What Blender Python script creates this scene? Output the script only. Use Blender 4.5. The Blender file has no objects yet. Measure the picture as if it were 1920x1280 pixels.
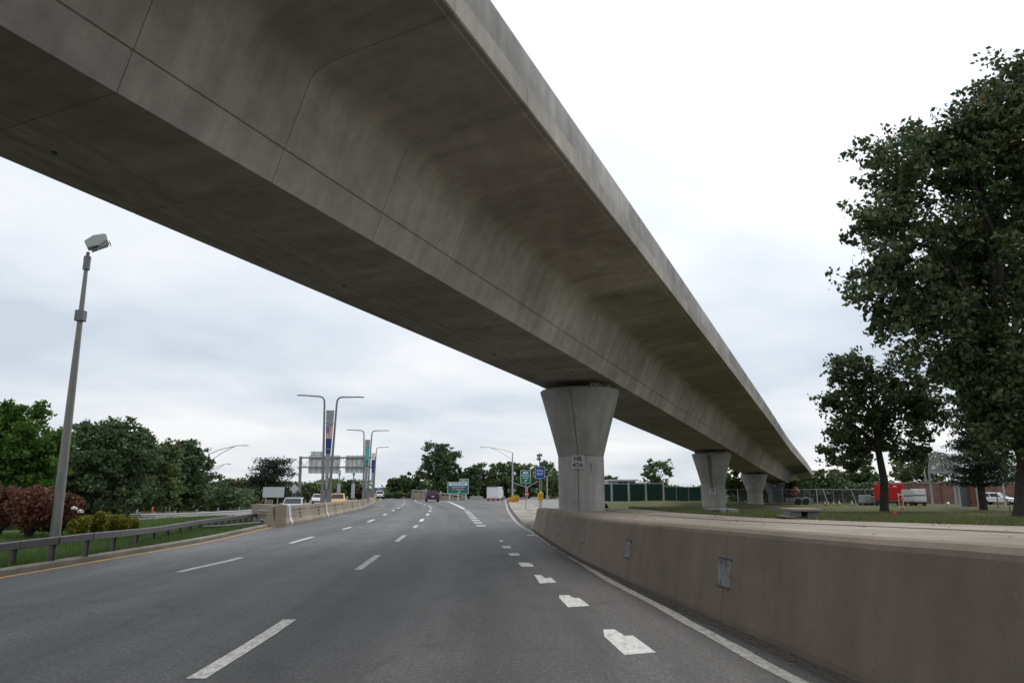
import bpy, math, random
import numpy as np
from mathutils import Vector, Matrix, noise as mnoise
R = math.radians
random.seed(7); rng = np.random.default_rng(11)
scene = bpy.context.scene
C = scene.collection

# ------------------------------------------------------------ camera
F, HZ, CH = 1350.0, 921.0, 1.5
TH = math.atan((HZ - 640) / F); CT, ST = math.cos(TH), math.sin(TH)
cd = bpy.data.cameras.new('camera'); cam = bpy.data.objects.new('camera', cd); C.objects.link(cam)
cd.sensor_width = 36; cd.lens = F / 1920 * 36; cd.clip_start = .1; cd.clip_end = 3000
cam.location = (0, 0, CH); cam.rotation_euler = (R(90) + TH, 0, 0)
scene.camera = cam
# ------------------------------------------------------------ world: overcast sky
SUN_EL, SUN_AZ = R(50), R(38)          # azimuth measured from +Y towards +X
sund = Vector((math.sin(SUN_AZ) * math.cos(SUN_EL), math.cos(SUN_AZ) * math.cos(SUN_EL), math.sin(SUN_EL)))
w = bpy.data.worlds.new('World'); scene.world = w; w.use_nodes = True
nt = w.node_tree; nt.nodes.clear(); N = nt.nodes.new; L = nt.links.new
out = N('ShaderNodeOutputWorld'); bg = N('ShaderNodeBackground'); bg.inputs[1].default_value = .1
sky = N('ShaderNodeTexSky'); sky.sky_type = 'NISHITA'; sky.sun_disc = False
sky.sun_elevation = SUN_EL; sky.sun_rotation = SUN_AZ
tc = N('ShaderNodeTexCoord'); sep = N('ShaderNodeSeparateXYZ'); L(tc.outputs['Generated'], sep.inputs[0])
def wm(op, a, b=None):
    n = N('ShaderNodeMath'); n.operation = op
    for i, v in enumerate((a, b)):
        if v is None: continue
        if isinstance(v, (int, float)): n.inputs[i].default_value = v
        else: L(v, n.inputs[i])
    return n.outputs[0]
zc = wm('ADD', wm('MAXIMUM', sep.outputs[2], 0.0), .16)
cv = N('ShaderNodeCombineXYZ'); L(wm('DIVIDE', sep.outputs[0], zc), cv.inputs[0]); L(wm('DIVIDE', sep.outputs[1], zc), cv.inputs[1])
n1 = N('ShaderNodeTexNoise'); n1.inputs['Scale'].default_value = .62; n1.inputs['Detail'].default_value = 6; n1.inputs['Roughness'].default_value = .48
n1.inputs['Distortion'].default_value = .15
L(cv.outputs[0], n1.inputs['Vector'])
ramp = N('ShaderNodeValToRGB'); L(n1.outputs['Fac'], ramp.inputs[0])
e = ramp.color_ramp.elements; e[0].position = .38; e[0].color = (6.1, 6.75, 7.6, 1); e[1].position = .60; e[1].color = (9.6, 9.65, 9.75, 1)
m = e.new(.49); m.color = (7.8, 8.25, 8.85, 1)
# thin cloud in front of the sun is brighter
vd = N('ShaderNodeVectorMath'); vd.operation = 'DOT_PRODUCT'; L(tc.outputs['Generated'], vd.inputs[0]); vd.inputs[1].default_value = sund
gl = wm('POWER', wm('MAXIMUM', vd.outputs['Value'], 0.0), 9.0)
glow = wm('MULTIPLY', gl, 4.0)
gcol = N('ShaderNodeCombineXYZ'); [L(glow, gcol.inputs[i]) for i in range(3)]
add = N('ShaderNodeVectorMath'); add.operation = 'ADD'; 
# overcast sky is brighter overhead than at the horizon
zen = wm('ADD', wm('MULTIPLY', wm('MAXIMUM', sep.outputs[2], 0.0), .36), .90)
zsc = N('ShaderNodeVectorMath'); zsc.operation = 'SCALE'; L(ramp.outputs[0], zsc.inputs[0]); L(zen, zsc.inputs['Scale'])
L(zsc.outputs[0], add.inputs[0]); L(gcol.outputs[0], add.inputs[1])
mix = N('ShaderNodeMix'); mix.data_type = 'RGBA'; mix.inputs[0].default_value = .93
L(sky.outputs[0], mix.inputs[6]); L(add.outputs[0], mix.inputs[7])
L(mix.outputs[2], bg.inputs[0]); L(bg.outputs[0], out.inputs[0])
# ------------------------------------------------------------ sun behind cloud
sl = bpy.data.lights.new('sun', 'SUN'); sl.energy = 1.5; sl.angle = R(25); sl.color = (1, .97, .92)
so = bpy.data.objects.new('sun', sl); C.objects.link(so); so.rotation_euler = (-sund).to_track_quat('-Z', 'Y').to_euler()
scene.view_settings.view_transform = 'Standard'; scene.view_settings.look = 'None'
scene.view_settings.exposure = 0.12; scene.view_settings.gamma = 1.0; scene.view_settings.use_curve_mapping = False

# ============================================================ helpers
def ray(px, py):
    u = (px - 960) / F; v = -(py - 640) / F
    return Vector((u, CT - v * ST, ST + v * CT))
def W(px, py, z=0.0):
    d = ray(px, py); t = (z - CH) / d.z; return Vector((d.x * t, d.y * t, z))
def WY(px, py, Y):
    d = ray(px, py); t = Y / d.y; return Vector((d.x * t, Y, CH + d.z * t))
def pxm(Y): return Y * CT / F          # metres per photo pixel at depth Y (near horizon)

def tag(o, label=None, cat=None, group=None, kind=None):
    if label: o['label'] = label
    if cat: o['category'] = cat
    if group: o['group'] = group
    if kind: o['kind'] = kind
    return o
def thing(name, label, cat, loc=(0, 0, 0), rz=0.0, group=None):
    o = bpy.data.objects.new(name, None); C.objects.link(o); o.location = loc; o.rotation_euler = (0, 0, rz)
    o.empty_display_size = .3
    return tag(o, label, cat, group)
def kids(o): return [c for c in bpy.data.objects if c.parent == o]
def copy_tree(o, loc=None, rz=None, label=None, parent=None):
    c = o.copy(); C.objects.link(c)
    if parent: c.parent = parent
    if loc is not None: c.location = loc
    if rz is not None: c.rotation_euler = (0, 0, rz)
    if label: c['label'] = label
    for ch in kids(o): copy_tree(ch, parent=c)
    return c

class MB:
    def __init__(s): s.v = []; s.f = []; s.uv = None; s.smooth = False
    def add(s, vs, fs):
        b = len(s.v); s.v += [tuple(v) for v in vs]; s.f += [tuple(i + b for i in f) for f in fs]; return s
    def box(s, c, d, rz=0.0, M=None):
        x, y, z = [k / 2 for k in d]
        P = [Vector((a, b, e)) for a in (-x, x) for b in (-y, y) for e in (-z, z)]
        Rm = Matrix.Rotation(rz, 3, 'Z') if M is None else M
        return s.add([Rm @ p + Vector(c) for p in P], [(0, 1, 3, 2), (4, 6, 7, 5), (0, 4, 5, 1), (2, 3, 7, 6), (0, 2, 6, 4), (1, 5, 7, 3)])
    def prism(s, poly, axis, a, b):
        """poly: 2d points extruded along axis 'x','y','z' from a to b"""
        n = len(poly)
        def p(q, t): return {'x': (t, q[0], q[1]), 'y': (q[0], t, q[1]), 'z': (q[0], q[1], t)}[axis]
        return s.add([p(q, a) for q in poly] + [p(q, b) for q in poly],
                     [tuple(range(n))[::-1], tuple(range(n, 2 * n))] + [(i, (i + 1) % n, (i + 1) % n + n, i + n) for i in range(n)])
    def tube(s, pts, rad, n=8, cap=True):
        pts = [Vector(p) for p in pts]; k = len(pts)
        if isinstance(rad, (int, float)): rad = [rad] * k
        rings = []; up = Vector((0, 0, 1))
        t0 = (pts[1] - pts[0]).normalized()
        u = t0.cross(up) if abs(t0.z) < .95 else t0.cross(Vector((1, 0, 0)))
        u.normalize()
        for i, p in enumerate(pts):
            t = ((pts[min(i + 1, k - 1)] - pts[max(i - 1, 0)])).normalized()
            u = (u - t * u.dot(t)); u.normalize(); v = t.cross(u)
            rings.append([p + (u * math.cos(a) + v * math.sin(a)) * rad[i] for a in [2 * math.pi * j / n for j in range(n)]])
        vs = [q for r in rings for q in r]
        fs = [(i * n + j, i * n + (j + 1) % n, (i + 1) * n + (j + 1) % n, (i + 1) * n + j) for i in range(k - 1) for j in range(n)]
        if cap: fs += [tuple(range(n))[::-1], tuple(range((k - 1) * n, k * n))]
        return s.add(vs, fs)
    def lathe(s, prof, c=(0, 0, 0), n=24, cap=True):
        vs = [(c[0] + r * math.cos(2 * math.pi * j / n), c[1] + r * math.sin(2 * math.pi * j / n), c[2] + z) for r, z in prof for j in range(n)]
        k = len(prof)
        fs = [(i * n + j, i * n + (j + 1) % n, (i + 1) * n + (j + 1) % n, (i + 1) * n + j) for i in range(k - 1) for j in range(n)]
        if cap: fs += [tuple(range(n))[::-1], tuple(range((k - 1) * n, k * n))]
        return s.add(vs, fs)
    def sheet(s, L1, L2):
        n = len(L1); return s.add(list(L1) + list(L2), [(i, i + 1, n + i + 1, n + i) for i in range(n - 1)])
    def build(s, name, mat, parent=None, world=False, smooth=False, bevel=0, uvs=None):
        vs = s.v
        if world and parent is not None:
            o = parent.location; vs = [(v[0] - o[0], v[1] - o[1], v[2] - o[2]) for v in vs]
        me = bpy.data.meshes.new(name); me.from_pydata(vs, [], s.f); me.update()
        if mat: me.materials.append(mat)
        ob = bpy.data.objects.new(name, me); C.objects.link(ob)
        if parent is not None: ob.parent = parent
        if smooth:
            for p in me.polygons: p.use_smooth = True
            me.set_sharp_from_angle(angle=R(35))
        if bevel:
            b = ob.modifiers.new('bevel', 'BEVEL'); b.width = bevel; b.segments = 2; b.limit_method = 'ANGLE'
        if uvs:
            ul = me.uv_layers.new(name='UVMap')
            for l in me.loops: ul.data[l.index].uv = uvs[l.vertex_index]
        return ob
def struct(name, mb, mat, **k):
    return tag(mb.build(name, mat, **k), kind='structure')

# ------------------------------------------------------------ materials
class Mat:
    def __init__(s, name, rough=.8, metal=0.0, spec=.3):
        s.m = bpy.data.materials.new(name); s.m.use_nodes = True; s.nt = s.m.node_tree
        s.b = s.nt.nodes['Principled BSDF']; s.b.inputs['Roughness'].default_value = rough
        s.b.inputs['Metallic'].default_value = metal; s.b.inputs['Specular IOR Level'].default_value = spec
        s.pos = None
    def n(s, t, **kw):
        x = s.nt.nodes.new(t)
        for k, v in kw.items(): setattr(x, k, v)
        return x
    def l(s, a, b): s.nt.links.new(a, b)
    def vec(s, kind='pos', scale=(1, 1, 1), rz=0.0):
        if kind == 'pos': src = s.n('ShaderNodeNewGeometry').outputs['Position']
        elif kind == 'uv': src = s.n('ShaderNodeTexCoord').outputs['UV']
        else: src = s.n('ShaderNodeTexCoord').outputs['Object']
        mp = s.n('ShaderNodeMapping'); mp.inputs['Scale'].default_value = scale; mp.inputs['Rotation'].default_value = (0, 0, rz)
        s.l(src, mp.inputs[0]); return mp.outputs[0]
    def noise(s, scale, detail=4, rough=.55, vec=None, dist=0.0):
        x = s.n('ShaderNodeTexNoise'); x.inputs['Scale'].default_value = scale; x.inputs['Detail'].default_value = detail
        x.inputs['Roughness'].default_value = rough; x.inputs['Distortion'].default_value = dist
        s.l(vec if vec is not None else s.vec(), x.inputs['Vector']); return x.outputs['Fac']
    def ramp(s, fac, stops):
        r = s.n('ShaderNodeValToRGB'); s.l(fac, r.inputs[0]); e = r.color_ramp.elements
        for i, (p, c) in enumerate(stops):
            if isinstance(c, (int, float)): c = (c, c, c)
            x = e[i] if i < 2 else e.new(p)
            x.position = p; x.color = (*c, 1)
        return r.outputs[0]
    def mix(s, fac, a, b, mode='MIX'):
        x = s.n('ShaderNodeMix', data_type='RGBA', blend_type=mode)
        for i, v in ((0, fac), (6, a), (7, b)):
            if isinstance(v, (int, float)): x.inputs[i].default_value = v if i == 0 else (v, v, v, 1)
            elif isinstance(v, tuple): x.inputs[i].default_value = (*v, 1)
            else: s.l(v, x.inputs[i])
        return x.outputs[2]
    def math(s, op, a, b=0.0):
        x = s.n('ShaderNodeMath', operation=op)
        for i, v in ((0, a), (1, b)):
            if isinstance(v, (int, float)): x.inputs[i].default_value = v
            else: s.l(v, x.inputs[i])
        return x.outputs[0]
    def color(s, c):
        if isinstance(c, tuple): s.b.inputs['Base Color'].default_value = (*c, 1)
        else: s.l(c, s.b.inputs['Base Color'])
        return s
    def bump(s, h, dist=.01, strength=.5):
        b = s.n('ShaderNodeBump'); b.inputs['Distance'].default_value = dist; b.inputs['Strength'].default_value = strength
        s.l(h, b.inputs['Height']); s.l(b.outputs[0], s.b.inputs['Normal']); return s

def plain(name, c, rough=.6, metal=0.0, var=.12, sc=3.0):
    m = Mat(name, rough, metal)
    f = m.noise(sc, 5, .6, m.vec('obj'))
    m.color(m.mix(f, tuple(k * (1 - var) for k in c), tuple(min(1, k * (1 + var)) for k in c)))
    return m.m
def concrete(name, base, warm=1.0, streak=(1, 1, 1), vec='pos', sc=1.0, amt=1.0, rnd=True):
    m = Mat(name, .9, 0, .2)
    v = m.vec(vec)
    big = m.noise(.35 * sc, 5, .6, v); med = m.noise(2.3 * sc, 6, .65, v); fine = m.noise(45, 3, .6, v)
    st = m.noise(1.0, 5, .6, m.vec(vec, streak))
    d = tuple(k * (1 - .30 * amt) for k in base); l_ = tuple(k * (1 + .22 * amt) for k in base)
    c = m.mix(m.ramp(big, [(.3, 0), (.7, 1)]), d, l_)
    c = m.mix(1.0, c, m.ramp(med, [(.25, 1 - .28 * amt), (.75, 1 + .1 * amt)]), 'MULTIPLY')
    c = m.mix(1.0, c, m.ramp(st, [(.3, 1 - .30 * amt), (.62, 1.04)]), 'MULTIPLY')
    c = m.mix(1.0, c, m.ramp(fine, [(.2, .86), (.8, 1.1)]), 'MULTIPLY')
    if rnd:
        oi = m.n('ShaderNodeObjectInfo')
        c = m.mix(1.0, c, m.ramp(oi.outputs['Random'], [(0, .84), (1, 1.1)]), 'MULTIPLY')
    m.color(c); m.bump(m.math('ADD', fine, m.math('MULTIPLY', med, .6)), .006, .5)
    return m.m
def leafmat(name, cols, trans=.25, rough=.6):
    """cols: dark, mid, light"""
    m = Mat(name, rough, 0, .25)
    g = m.n('ShaderNodeNewGeometry')
    f = m.noise(.55, 3, .6, m.vec('pos'))
    x = m.math('ADD', m.math('MULTIPLY', g.outputs['Random Per Island'], .55), m.math('MULTIPLY', f, .6))
    c = m.ramp(x, [(.2, cols[0]), (.95, cols[2]), (.58, cols[1])])
    m.color(c)
    t = m.n('ShaderNodeBsdfTranslucent'); m.l(c, t.inputs[0])
    ms = m.n('ShaderNodeMixShader'); ms.inputs[0].default_value = trans
    m.l(m.b.outputs[0], ms.inputs[1]); m.l(t.outputs[0], ms.inputs[2])
    m.l(ms.outputs[0], m.nt.nodes['Material Output'].inputs[0])
    return m.m

M = {}
M['galv'] = plain('galvanised_steel', (.36, .37, .38), .45, .5)
M['galv_dark'] = plain('weathered_rail_steel', (.115, .11, .115), .6, .1, .3, 1.5)
M['pole'] = plain('weathered_pole', (.22, .22, .215), .6, .2)
M['pole_light'] = plain('light_grey_pole', (.42, .44, .46), .5, .2)
M['white'] = plain('white_paint', (.75, .76, .76), .4)
M['black'] = plain('black_rubber', (.02, .02, .022), .7)
M['dark'] = plain('dark_metal', (.05, .05, .055), .5)
M['glass'] = plain('dark_glass', (.03, .035, .04), .08)
M['letter_white'] = plain('white_lettering', (.8, .82, .82), .5, 0, .03)
M['letter_black'] = plain('black_lettering', (.03, .03, .03), .6, 0, .03)
M['sign_green'] = plain('green_sign_sheeting', (.0, .20, .13), .4, 0, .05)
M['sign_blue'] = plain('blue_sign_sheeting', (.02, .10, .38), .4, 0, .05)
M['sign_back'] = plain('aluminium_sign_back', (.50, .53, .54), .5, .2)
M['yellow_box'] = plain('yellow_paint', (.62, .38, .02), .5)
M['orange'] = plain('orange_plastic', (.75, .13, .03), .5)
M['red'] = plain('red_container_paint', (.50, .02, .03), .45, 0, .25)
M['marker_red'] = plain('red_flag_cloth', (.6, .05, .03), .8)
M['marker_blue'] = plain('blue_flag_cloth', (.03, .12, .45), .8)
M['tail'] = plain('red_tail_lamp', (.45, .02, .05), .3)
M['headlamp'] = plain('headlamp_lens', (.75, .78, .8), .15)
M['bark'] = None
b = Mat('oak_bark', .95, 0, .1); bv = b.vec('obj', (6, 6, 1.2))
bf = b.noise(2.0, 6, .7, bv); b.color(b.ramp(bf, [(.3, (.022, .02, .018)), (.7, (.075, .068, .06))])); b.bump(bf, .05, .8); M['bark'] = b.m
M['guide'] = concrete('guideway_concrete', (.46, .423, .385), streak=(2.2, .4, 1), vec='uv', amt=.8)
_n = M['guide'].node_tree
for nd in _n.nodes:
    if nd.type == 'TEX_NOISE' and abs(nd.inputs['Scale'].default_value - .35) < .01: nd.inputs['Scale'].default_value = .5
M['parapet'] = concrete('parapet_concrete', (.38, .37, .36), streak=(2.2, .3, 1), vec='uv', amt=.9)
M['pier'] = concrete('pier_concrete', (.34, .33, .31), streak=(2.5, 2.5, .25), vec='pos', amt=.7)
M['wall'] = concrete('barrier_wall_concrete', (.20, .165, .130), streak=(1.8, 1.8, .3), amt=.55)
M['coping'] = concrete('pavement_concrete', (.31, .27, .225), streak=(.5, .5, 1), amt=.9)
M['gore'] = concrete('gore_concrete', (.37, .335, .295), streak=(1.2, .3, 1), amt=1.0)
M['median'] = concrete('median_concrete', (.33, .285, .225), streak=(1, 1, .4), amt=.7)
M['kerb'] = concrete('kerb_concrete', (.25, .23, .20), amt=.8)
M['block'] = concrete('grey_block_concrete', (.28, .29, .30), amt=.7)

# asphalt with wheel tracks (uv: x = metres across, y = metres along)
a = Mat('asphalt', .62, 0, .45); p = a.vec('pos')
big = a.noise(.12, 5, .6, p); med = a.noise(1.1, 6, .65, a.vec('pos', (1.4, .5, 1))); agg = a.noise(30, 4, .85, p)
agg2 = a.noise(14, 4, .75, p)
tr = a.noise(1.0, 3, .5, a.vec('uv', (.95, .018, 1)))
c = a.mix(a.ramp(big, [(.3, 0), (.7, 1)]), (.048, .046, .0455), (.094, .090, .087))
c = a.mix(1.0, c, a.ramp(med, [(.3, .74), (.72, 1.18)]), 'MULTIPLY')
c = a.mix(1.0, c, a.ramp(tr, [(.34, .55), (.47, .95), (.62, 1.35)]), 'MULTIPLY')
c = a.mix(1.0, c, a.ramp(agg, [(.32, .35), (.52, .92), (.70, 2.6)]), 'MULTIPLY')
c = a.mix(1.0, c, a.ramp(agg2, [(.3, .62), (.7, 1.42)]), 'MULTIPLY')
su = a.n('ShaderNodeSeparateXYZ'); a.l(a.n('ShaderNodeTexCoord').outputs['UV'], su.inputs[0])
lane = a.math('ADD', a.math('MULTIPLY', su.outputs[0], .05), a.math('ADD', .5, a.math('MULTIPLY', a.noise(.5, 4, .6, a.vec('pos', (1, .15, 1))), .05)))
c = a.mix(1.0, c, a.ramp(lane, [(.30, 1.06), (.535, 1.0), (.57, .80), (.66, .78), (.70, .93), (.80, .97)]), 'MULTIPLY')
bl_ = a.noise(.55, 5, .7, a.vec('pos', (1, .6, 1)), 1.2)
c = a.mix(1.0, c, a.ramp(bl_, [(.36, .66), (.44, 1.0), (.9, 1.06)]), 'MULTIPLY')
vo = a.n('ShaderNodeTexVoronoi', feature='DISTANCE_TO_EDGE'); vo.inputs['Scale'].default_value = .16
wv = a.n('ShaderNodeVectorMath', operation='ADD'); nz = a.n('ShaderNodeTexNoise'); nz.inputs['Scale'].default_value = .8; nz.inputs['Detail'].default_value = 5
a.l(p, nz.inputs['Vector']); sc_ = a.n('ShaderNodeVectorMath', operation='SCALE'); sc_.inputs['Scale'].default_value = 1.3
a.l(nz.outputs['Color'], sc_.inputs[0]); a.l(p, wv.inputs[0]); a.l(sc_.outputs[0], wv.inputs[1]); a.l(wv.outputs[0], vo.inputs['Vector'])
crack = a.ramp(vo.outputs['Distance'], [(0, .55), (.003, .75), (.006, 1)])
msk = a.ramp(a.noise(.25, 2, .5, p), [(.5, 0), (.6, 1)])
c = a.mix(1.0, c, a.mix(msk, 1.0, crack), 'MULTIPLY')
a.color(c); a.bump(agg, .008, .7); M['asphalt'] = a.m

def paint(name, c, wear=.5):
    m = Mat(name, .7, 0, .2); f = m.noise(14, 6, .8, m.vec('pos', (1, .45, 1))); g = m.noise(70, 3, .8, m.vec('pos'))
    k = m.ramp(m.math('ADD', f, m.math('MULTIPLY', g, .5)), [(wear, .0), (wear + .14, 1)])
    m.color(m.mix(k, tuple(.45 * q_ + .06 for q_ in c), c)); return m.m
M['paint'] = paint('white_road_paint', (.62, .61, .58), .68)
M['paint_fresh'] = paint('fresh_white_road_paint', (.64, .64, .61), .62)
M['paint_worn'] = paint('worn_white_road_paint', (.46, .44, .40), .70)
M['paint_yellow'] = paint('yellow_road_paint', (.46, .29, .08), .66)
def grassmat(name, c1, c2, c3):
    m = Mat(name, .95, 0, .1); f = m.noise(.35, 5, .65); g = m.noise(6, 5, .7); h = m.noise(40, 3, .7)
    c = m.ramp(f, [(.35, c1), (.7, c3), (.52, c2)])
    c = m.mix(1.0, c, m.ramp(g, [(.3, .65), (.7, 1.25)]), 'MULTIPLY')
    m.color(c); m.bump(m.math('ADD', g, h), .05, .8); return m.m
M['grass'] = grassmat('lawn_grass', (.068, .082, .034), (.10, .108, .046), (.16, .135, .075))
M['grass_verge'] = grassmat('verge_grass', (.060, .105, .028), (.085, .125, .038), (.14, .125, .065))
M['dirt'] = grassmat('bare_soil', (.16, .12, .085), (.12, .09, .06), (.09, .09, .04))
M['blade'] = leafmat('grass_blades', [(.055, .095, .022), (.095, .12, .038), (.19, .16, .08)], .3)
M['blade_verge'] = leafmat('verge_grass_blades', [(.05, .11, .022), (.085, .15, .038), (.15, .17, .075)], .3)

# ------------------------------------------------------------ curves on the ground traced from the view
def spline(pts, n=60):
    """Catmull-Rom through points (any dimension)"""
    P = [np.array(p, float) for p in pts]; P = [2 * P[0] - P[1]] + P + [2 * P[-1] - P[-2]]
    o = []
    segs = len(P) - 3; per = max(2, n // segs)
    for i in range(segs):
        a_, b_, c_, d_ = P[i:i + 4]
        for k in range(per + (i == segs - 1)):
            t = k / per
            o.append(.5 * ((2 * b_) + (-a_ + c_) * t + (2 * a_ - 5 * b_ + 4 * c_ - d_) * t * t + (-a_ + 3 * b_ - 3 * c_ + d_) * t ** 3))
    return o
def resample(P, step):
    P = np.array(P); d = np.r_[0, np.cumsum(np.linalg.norm(np.diff(P, axis=0), axis=1))]
    n = max(2, int(d[-1] / step) + 1); s_ = np.linspace(0, d[-1], n)
    return np.stack([np.interp(s_, d, P[:, k]) for k in range(P.shape[1])], 1), s_
def offset(P, dist):
    P = np.array(P)[:, :2]; t = np.gradient(P, axis=0); t /= np.linalg.norm(t, axis=1)[:, None]
    return P + np.stack([t[:, 1], -t[:, 0]], 1) * dist      # + = to the right
def g2(pts): return [tuple(W(*p))[:2] for p in pts]

wall_px = [(2.71, 6.54), (2.50, 8.3), (2.20, 10.8), (1.90, 13.3), (1.38, 19.35), (.86, 30.07)]
WALL, _ = resample(spline([(4.35, -12), (3.55, -2), (3.1, 3)] + wall_px, 120), .5)
def wallX(y): return float(np.interp(y, WALL[:, 1], WALL[:, 0]))
def topZ(y): return float(np.interp(y, [-12, 4.5, 6.2, 8.9, 12.5, 16.2, 22, 30], [1.2, 1.165, 1.115, 1.07, 1.0, .945, .89, .85]))

yel = g2([(0, 1083), (150, 1057), (250, 1040), (400, 1013), (500, 990), (600, 968), (655, 954), (690, 945), (711, 939.5)]) + [(-26.3, 148), (-33, 180), (-42, 210), (-54, 240)]
yel = [(-9.0, -12), (-9.0, 4)] + yel
YEL, _ = resample(spline(yel, 200), 1.0)
l1 = [(-6.3, -12), (-6.3, 5)] + g2([(335, 1072), (452, 1045), (572, 1010), (650, 990), (700, 974), (735, 958), (750, 950), (757, 944)]) + [(-21.5, 146), (-28, 178), (-37, 210), (-48, 240)]
L1, _ = resample(spline(l1, 200), .5)
l2 = [(-2.2, -8), (-2.5, 2)] + g2([(370, 1270), (543, 1161), (690, 1054), (751, 1009), (781, 985), (795, 970), (803, 963), (807, 954), (805, 948)]) + [(-14.6, 112), (-18.5, 140), (-25, 175), (-34, 210), (-45, 240)]
L2, _ = resample(spline(l2, 220), .5)
dot_ = [(1.9, -8), (1.45, 1)] + g2([(1180, 1203), (1075, 1127), (1020, 1085), (985, 1057), (962, 1039), (948, 1025), (920, 1001), (903, 986), (888, 971), (879, 961), (871, 954), (850, 944)])
DOT, _ = resample(spline(dot_, 200), .4)
EDGE_R, _ = resample(spline(g2([(871, 954), (860, 948.5), (850, 944), (838, 940)]) + [(-13.8, 125), (-18, 150), (-23.5, 180), (-31, 210), (-42, 242)], 60), 1.0)
wl = [(3.6, -12), (3.1, -3), (2.75, 2.5)] + g2([(1500, 1280), (1240, 1138), (1181, 1108), (1126, 1078), (1082, 1050), (1033, 1020), (995, 996), (976, 985), (962, 971), (952, 955), (948, 941)]) + [(-1.2, 140), (-.6, 175), (3, 215)]
WL, _ = resample(spline(wl, 200), .5)

# ============================================================ ground, roads
def grid(xs, ys, zf):
    mb = MB(); nx, ny = len(xs), len(ys)
    mb.v = [(x, y, zf(x, y)) for y in ys for x in xs]
    mb.f = [(j * nx + i, j * nx + i + 1, (j + 1) * nx + i + 1, (j + 1) * nx + i) for j in range(ny - 1) for i in range(nx - 1)]
    return mb
struct('ground', grid([-1500, -400, -100, 100, 400, 1500], [-300, -50, 200, 600, 2200], lambda x, y: -.55), M['grass'])

# carriageway: from left kerb to the right-hand wall, uv in metres
KERB = offset(YEL, -.16)
ys = np.concatenate([np.arange(-12, 60, 1.0), np.arange(60, 240, 3.0)])
def atY(P, y): return float(np.interp(y, P[:, 1], P[:, 0]))
mb = MB(); uv = []
NX = 13
for y in ys:
    xl = atY(KERB, y)
    xr = wallX(y) + .12 if y < 30.5 else (wallX(30) + .12 + (y - 30.5) * .6 if y < 40 else (atY(WL, y) + 7.0 if y > 40 else 0))
    if y > 30.5: xr = max(xr, atY(WL, y) + 6.5)
    for i in range(NX):
        x = xl + (xr - xl) * i / (NX - 1)
        mb.v.append((x, y, 0)); uv.append((x - atY(L2, y), y))
for j in range(len(ys) - 1):
    for i in range(NX - 1):
        mb.f.append((j * NX + i, j * NX + i + 1, (j + 1) * NX + i + 1, (j + 1) * NX + i))
ROAD = struct('road', mb, M['asphalt'], uvs=uv)

def strip(name, P, width, mat, parent, z=.004, jag=0.0):
    P = np.array(P); a_ = offset(P, -width / 2); b_ = offset(P, width / 2)
    mb = MB()
    j1 = rng.normal(0, jag, len(P)) if jag else np.zeros(len(P)); j2 = rng.normal(0, jag, len(P)) if jag else j1
    mb.sheet([(p[0] + j1[i], p[1], z) for i, p in enumerate(a_)], [(p[0] + j2[i], p[1], z) for i, p in enumerate(b_)])
    return mb.build(name, mat, parent)
def sub(P, y0, y1):
    P = np.array(P); yy = np.linspace(y0, y1, max(2, int((y1 - y0) / .7) + 1)); return np.stack([np.interp(yy, P[:, 1], P[:, 0]), yy], 1)
strip('edge_line', YEL, .14, M['paint_yellow'], ROAD, jag=.006)['label'] = 'thin yellow edge line along the left kerb'
strip('edge_line', sub(WL, -10, 205), .15, M['paint_worn'], ROAD, jag=.008)['label'] = 'worn white edge line along the concrete wall'
strip('edge_line', EDGE_R, .3, M['paint_fresh'], ROAD)['label'] = 'broad white gore line ahead of the dotted lane line'
# dashes: measured (y of photo start/end rows) then continued at the real 12 m rhythm
def dashes(P, pairs, width, mat):
    for y0, y1 in pairs: strip('lane_dash', sub(P, y0, y1), width, mat, ROAD)
def rowY(py): return W(960, py).y
near1 = [(rowY(1072), rowY(1045)), (rowY(1018), rowY(1006)), (rowY(992), rowY(987.5))]
dashes(L1, near1, .15, M['paint_fresh'])
y = rowY(978)
while y < 230: dashes(L1, [(y, y + 3.2)], .17, M['paint_fresh']); y += 10.2
near2 = [(3.0, 3.4), (rowY(1272), rowY(1161)), (rowY(1068), rowY(1040)), (rowY(1015), rowY(1003)), (rowY(989), rowY(984.3))]
dashes(L2, near2, .16, M['paint'])
y = rowY(977)
while y < 230: dashes(L2, [(y, y + 3.4)], .2, M['paint_fresh']); y += 9.6
# overlapping lane-drop blocks (each an L of two paint strokes)
Ls = [[(1131, 1179), (1152, 1179), (1172, 1191), (1186, 1190), (1230, 1222), (1171, 1227), (1133, 1192)],
      [(1048.5, 1115), (1067, 1115), (1075, 1120), (1086, 1120), (1106, 1135), (1065, 1137.5), (1048.5, 1120)],
      [(1001, 1077), (1014.5, 1077), (1022, 1083), (1033, 1082), (1043, 1091), (1012, 1093), (1003, 1079)],
      [(971, 1054), (990, 1054), (998.5, 1057), (1000.5, 1061.5), (978, 1061.5)],
      [(952, 1036.5), (973, 1036.5), (974.5, 1040.5), (957, 1041)],
      [(940, 1023), (957, 1022.5), (959, 1027), (945, 1027)],
      [(935, 1012), (942, 1012), (944.5, 1015), (938, 1015)]]
for poly in Ls:
    mb = MB(); mb.add([tuple(W(*q, .004)) for q in poly], [tuple(range(len(poly)))[::-1]])
    mb.build('dotted_line_block', M['paint_fresh'], ROAD)
for py in (986, 980.5, 976, 972, 968.5, 965, 962, 959.5, 957):
    y = rowY(py); strip('dotted_line_block', sub(DOT, y, y + .95 + (986 - py) * .012), .42, M['paint_fresh'], ROAD)
mb = MB(); mb.box((*W(995, 1004.3)[:2], .02), (.22, .22, .03)); mb.build('reflective_stud', M['letter_white'], ROAD)
mb = MB(); mb.box((*W(987, 985.5)[:2], .02), (.22, .22, .03)); mb.build('reflective_stud', M['letter_white'], ROAD)

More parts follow.
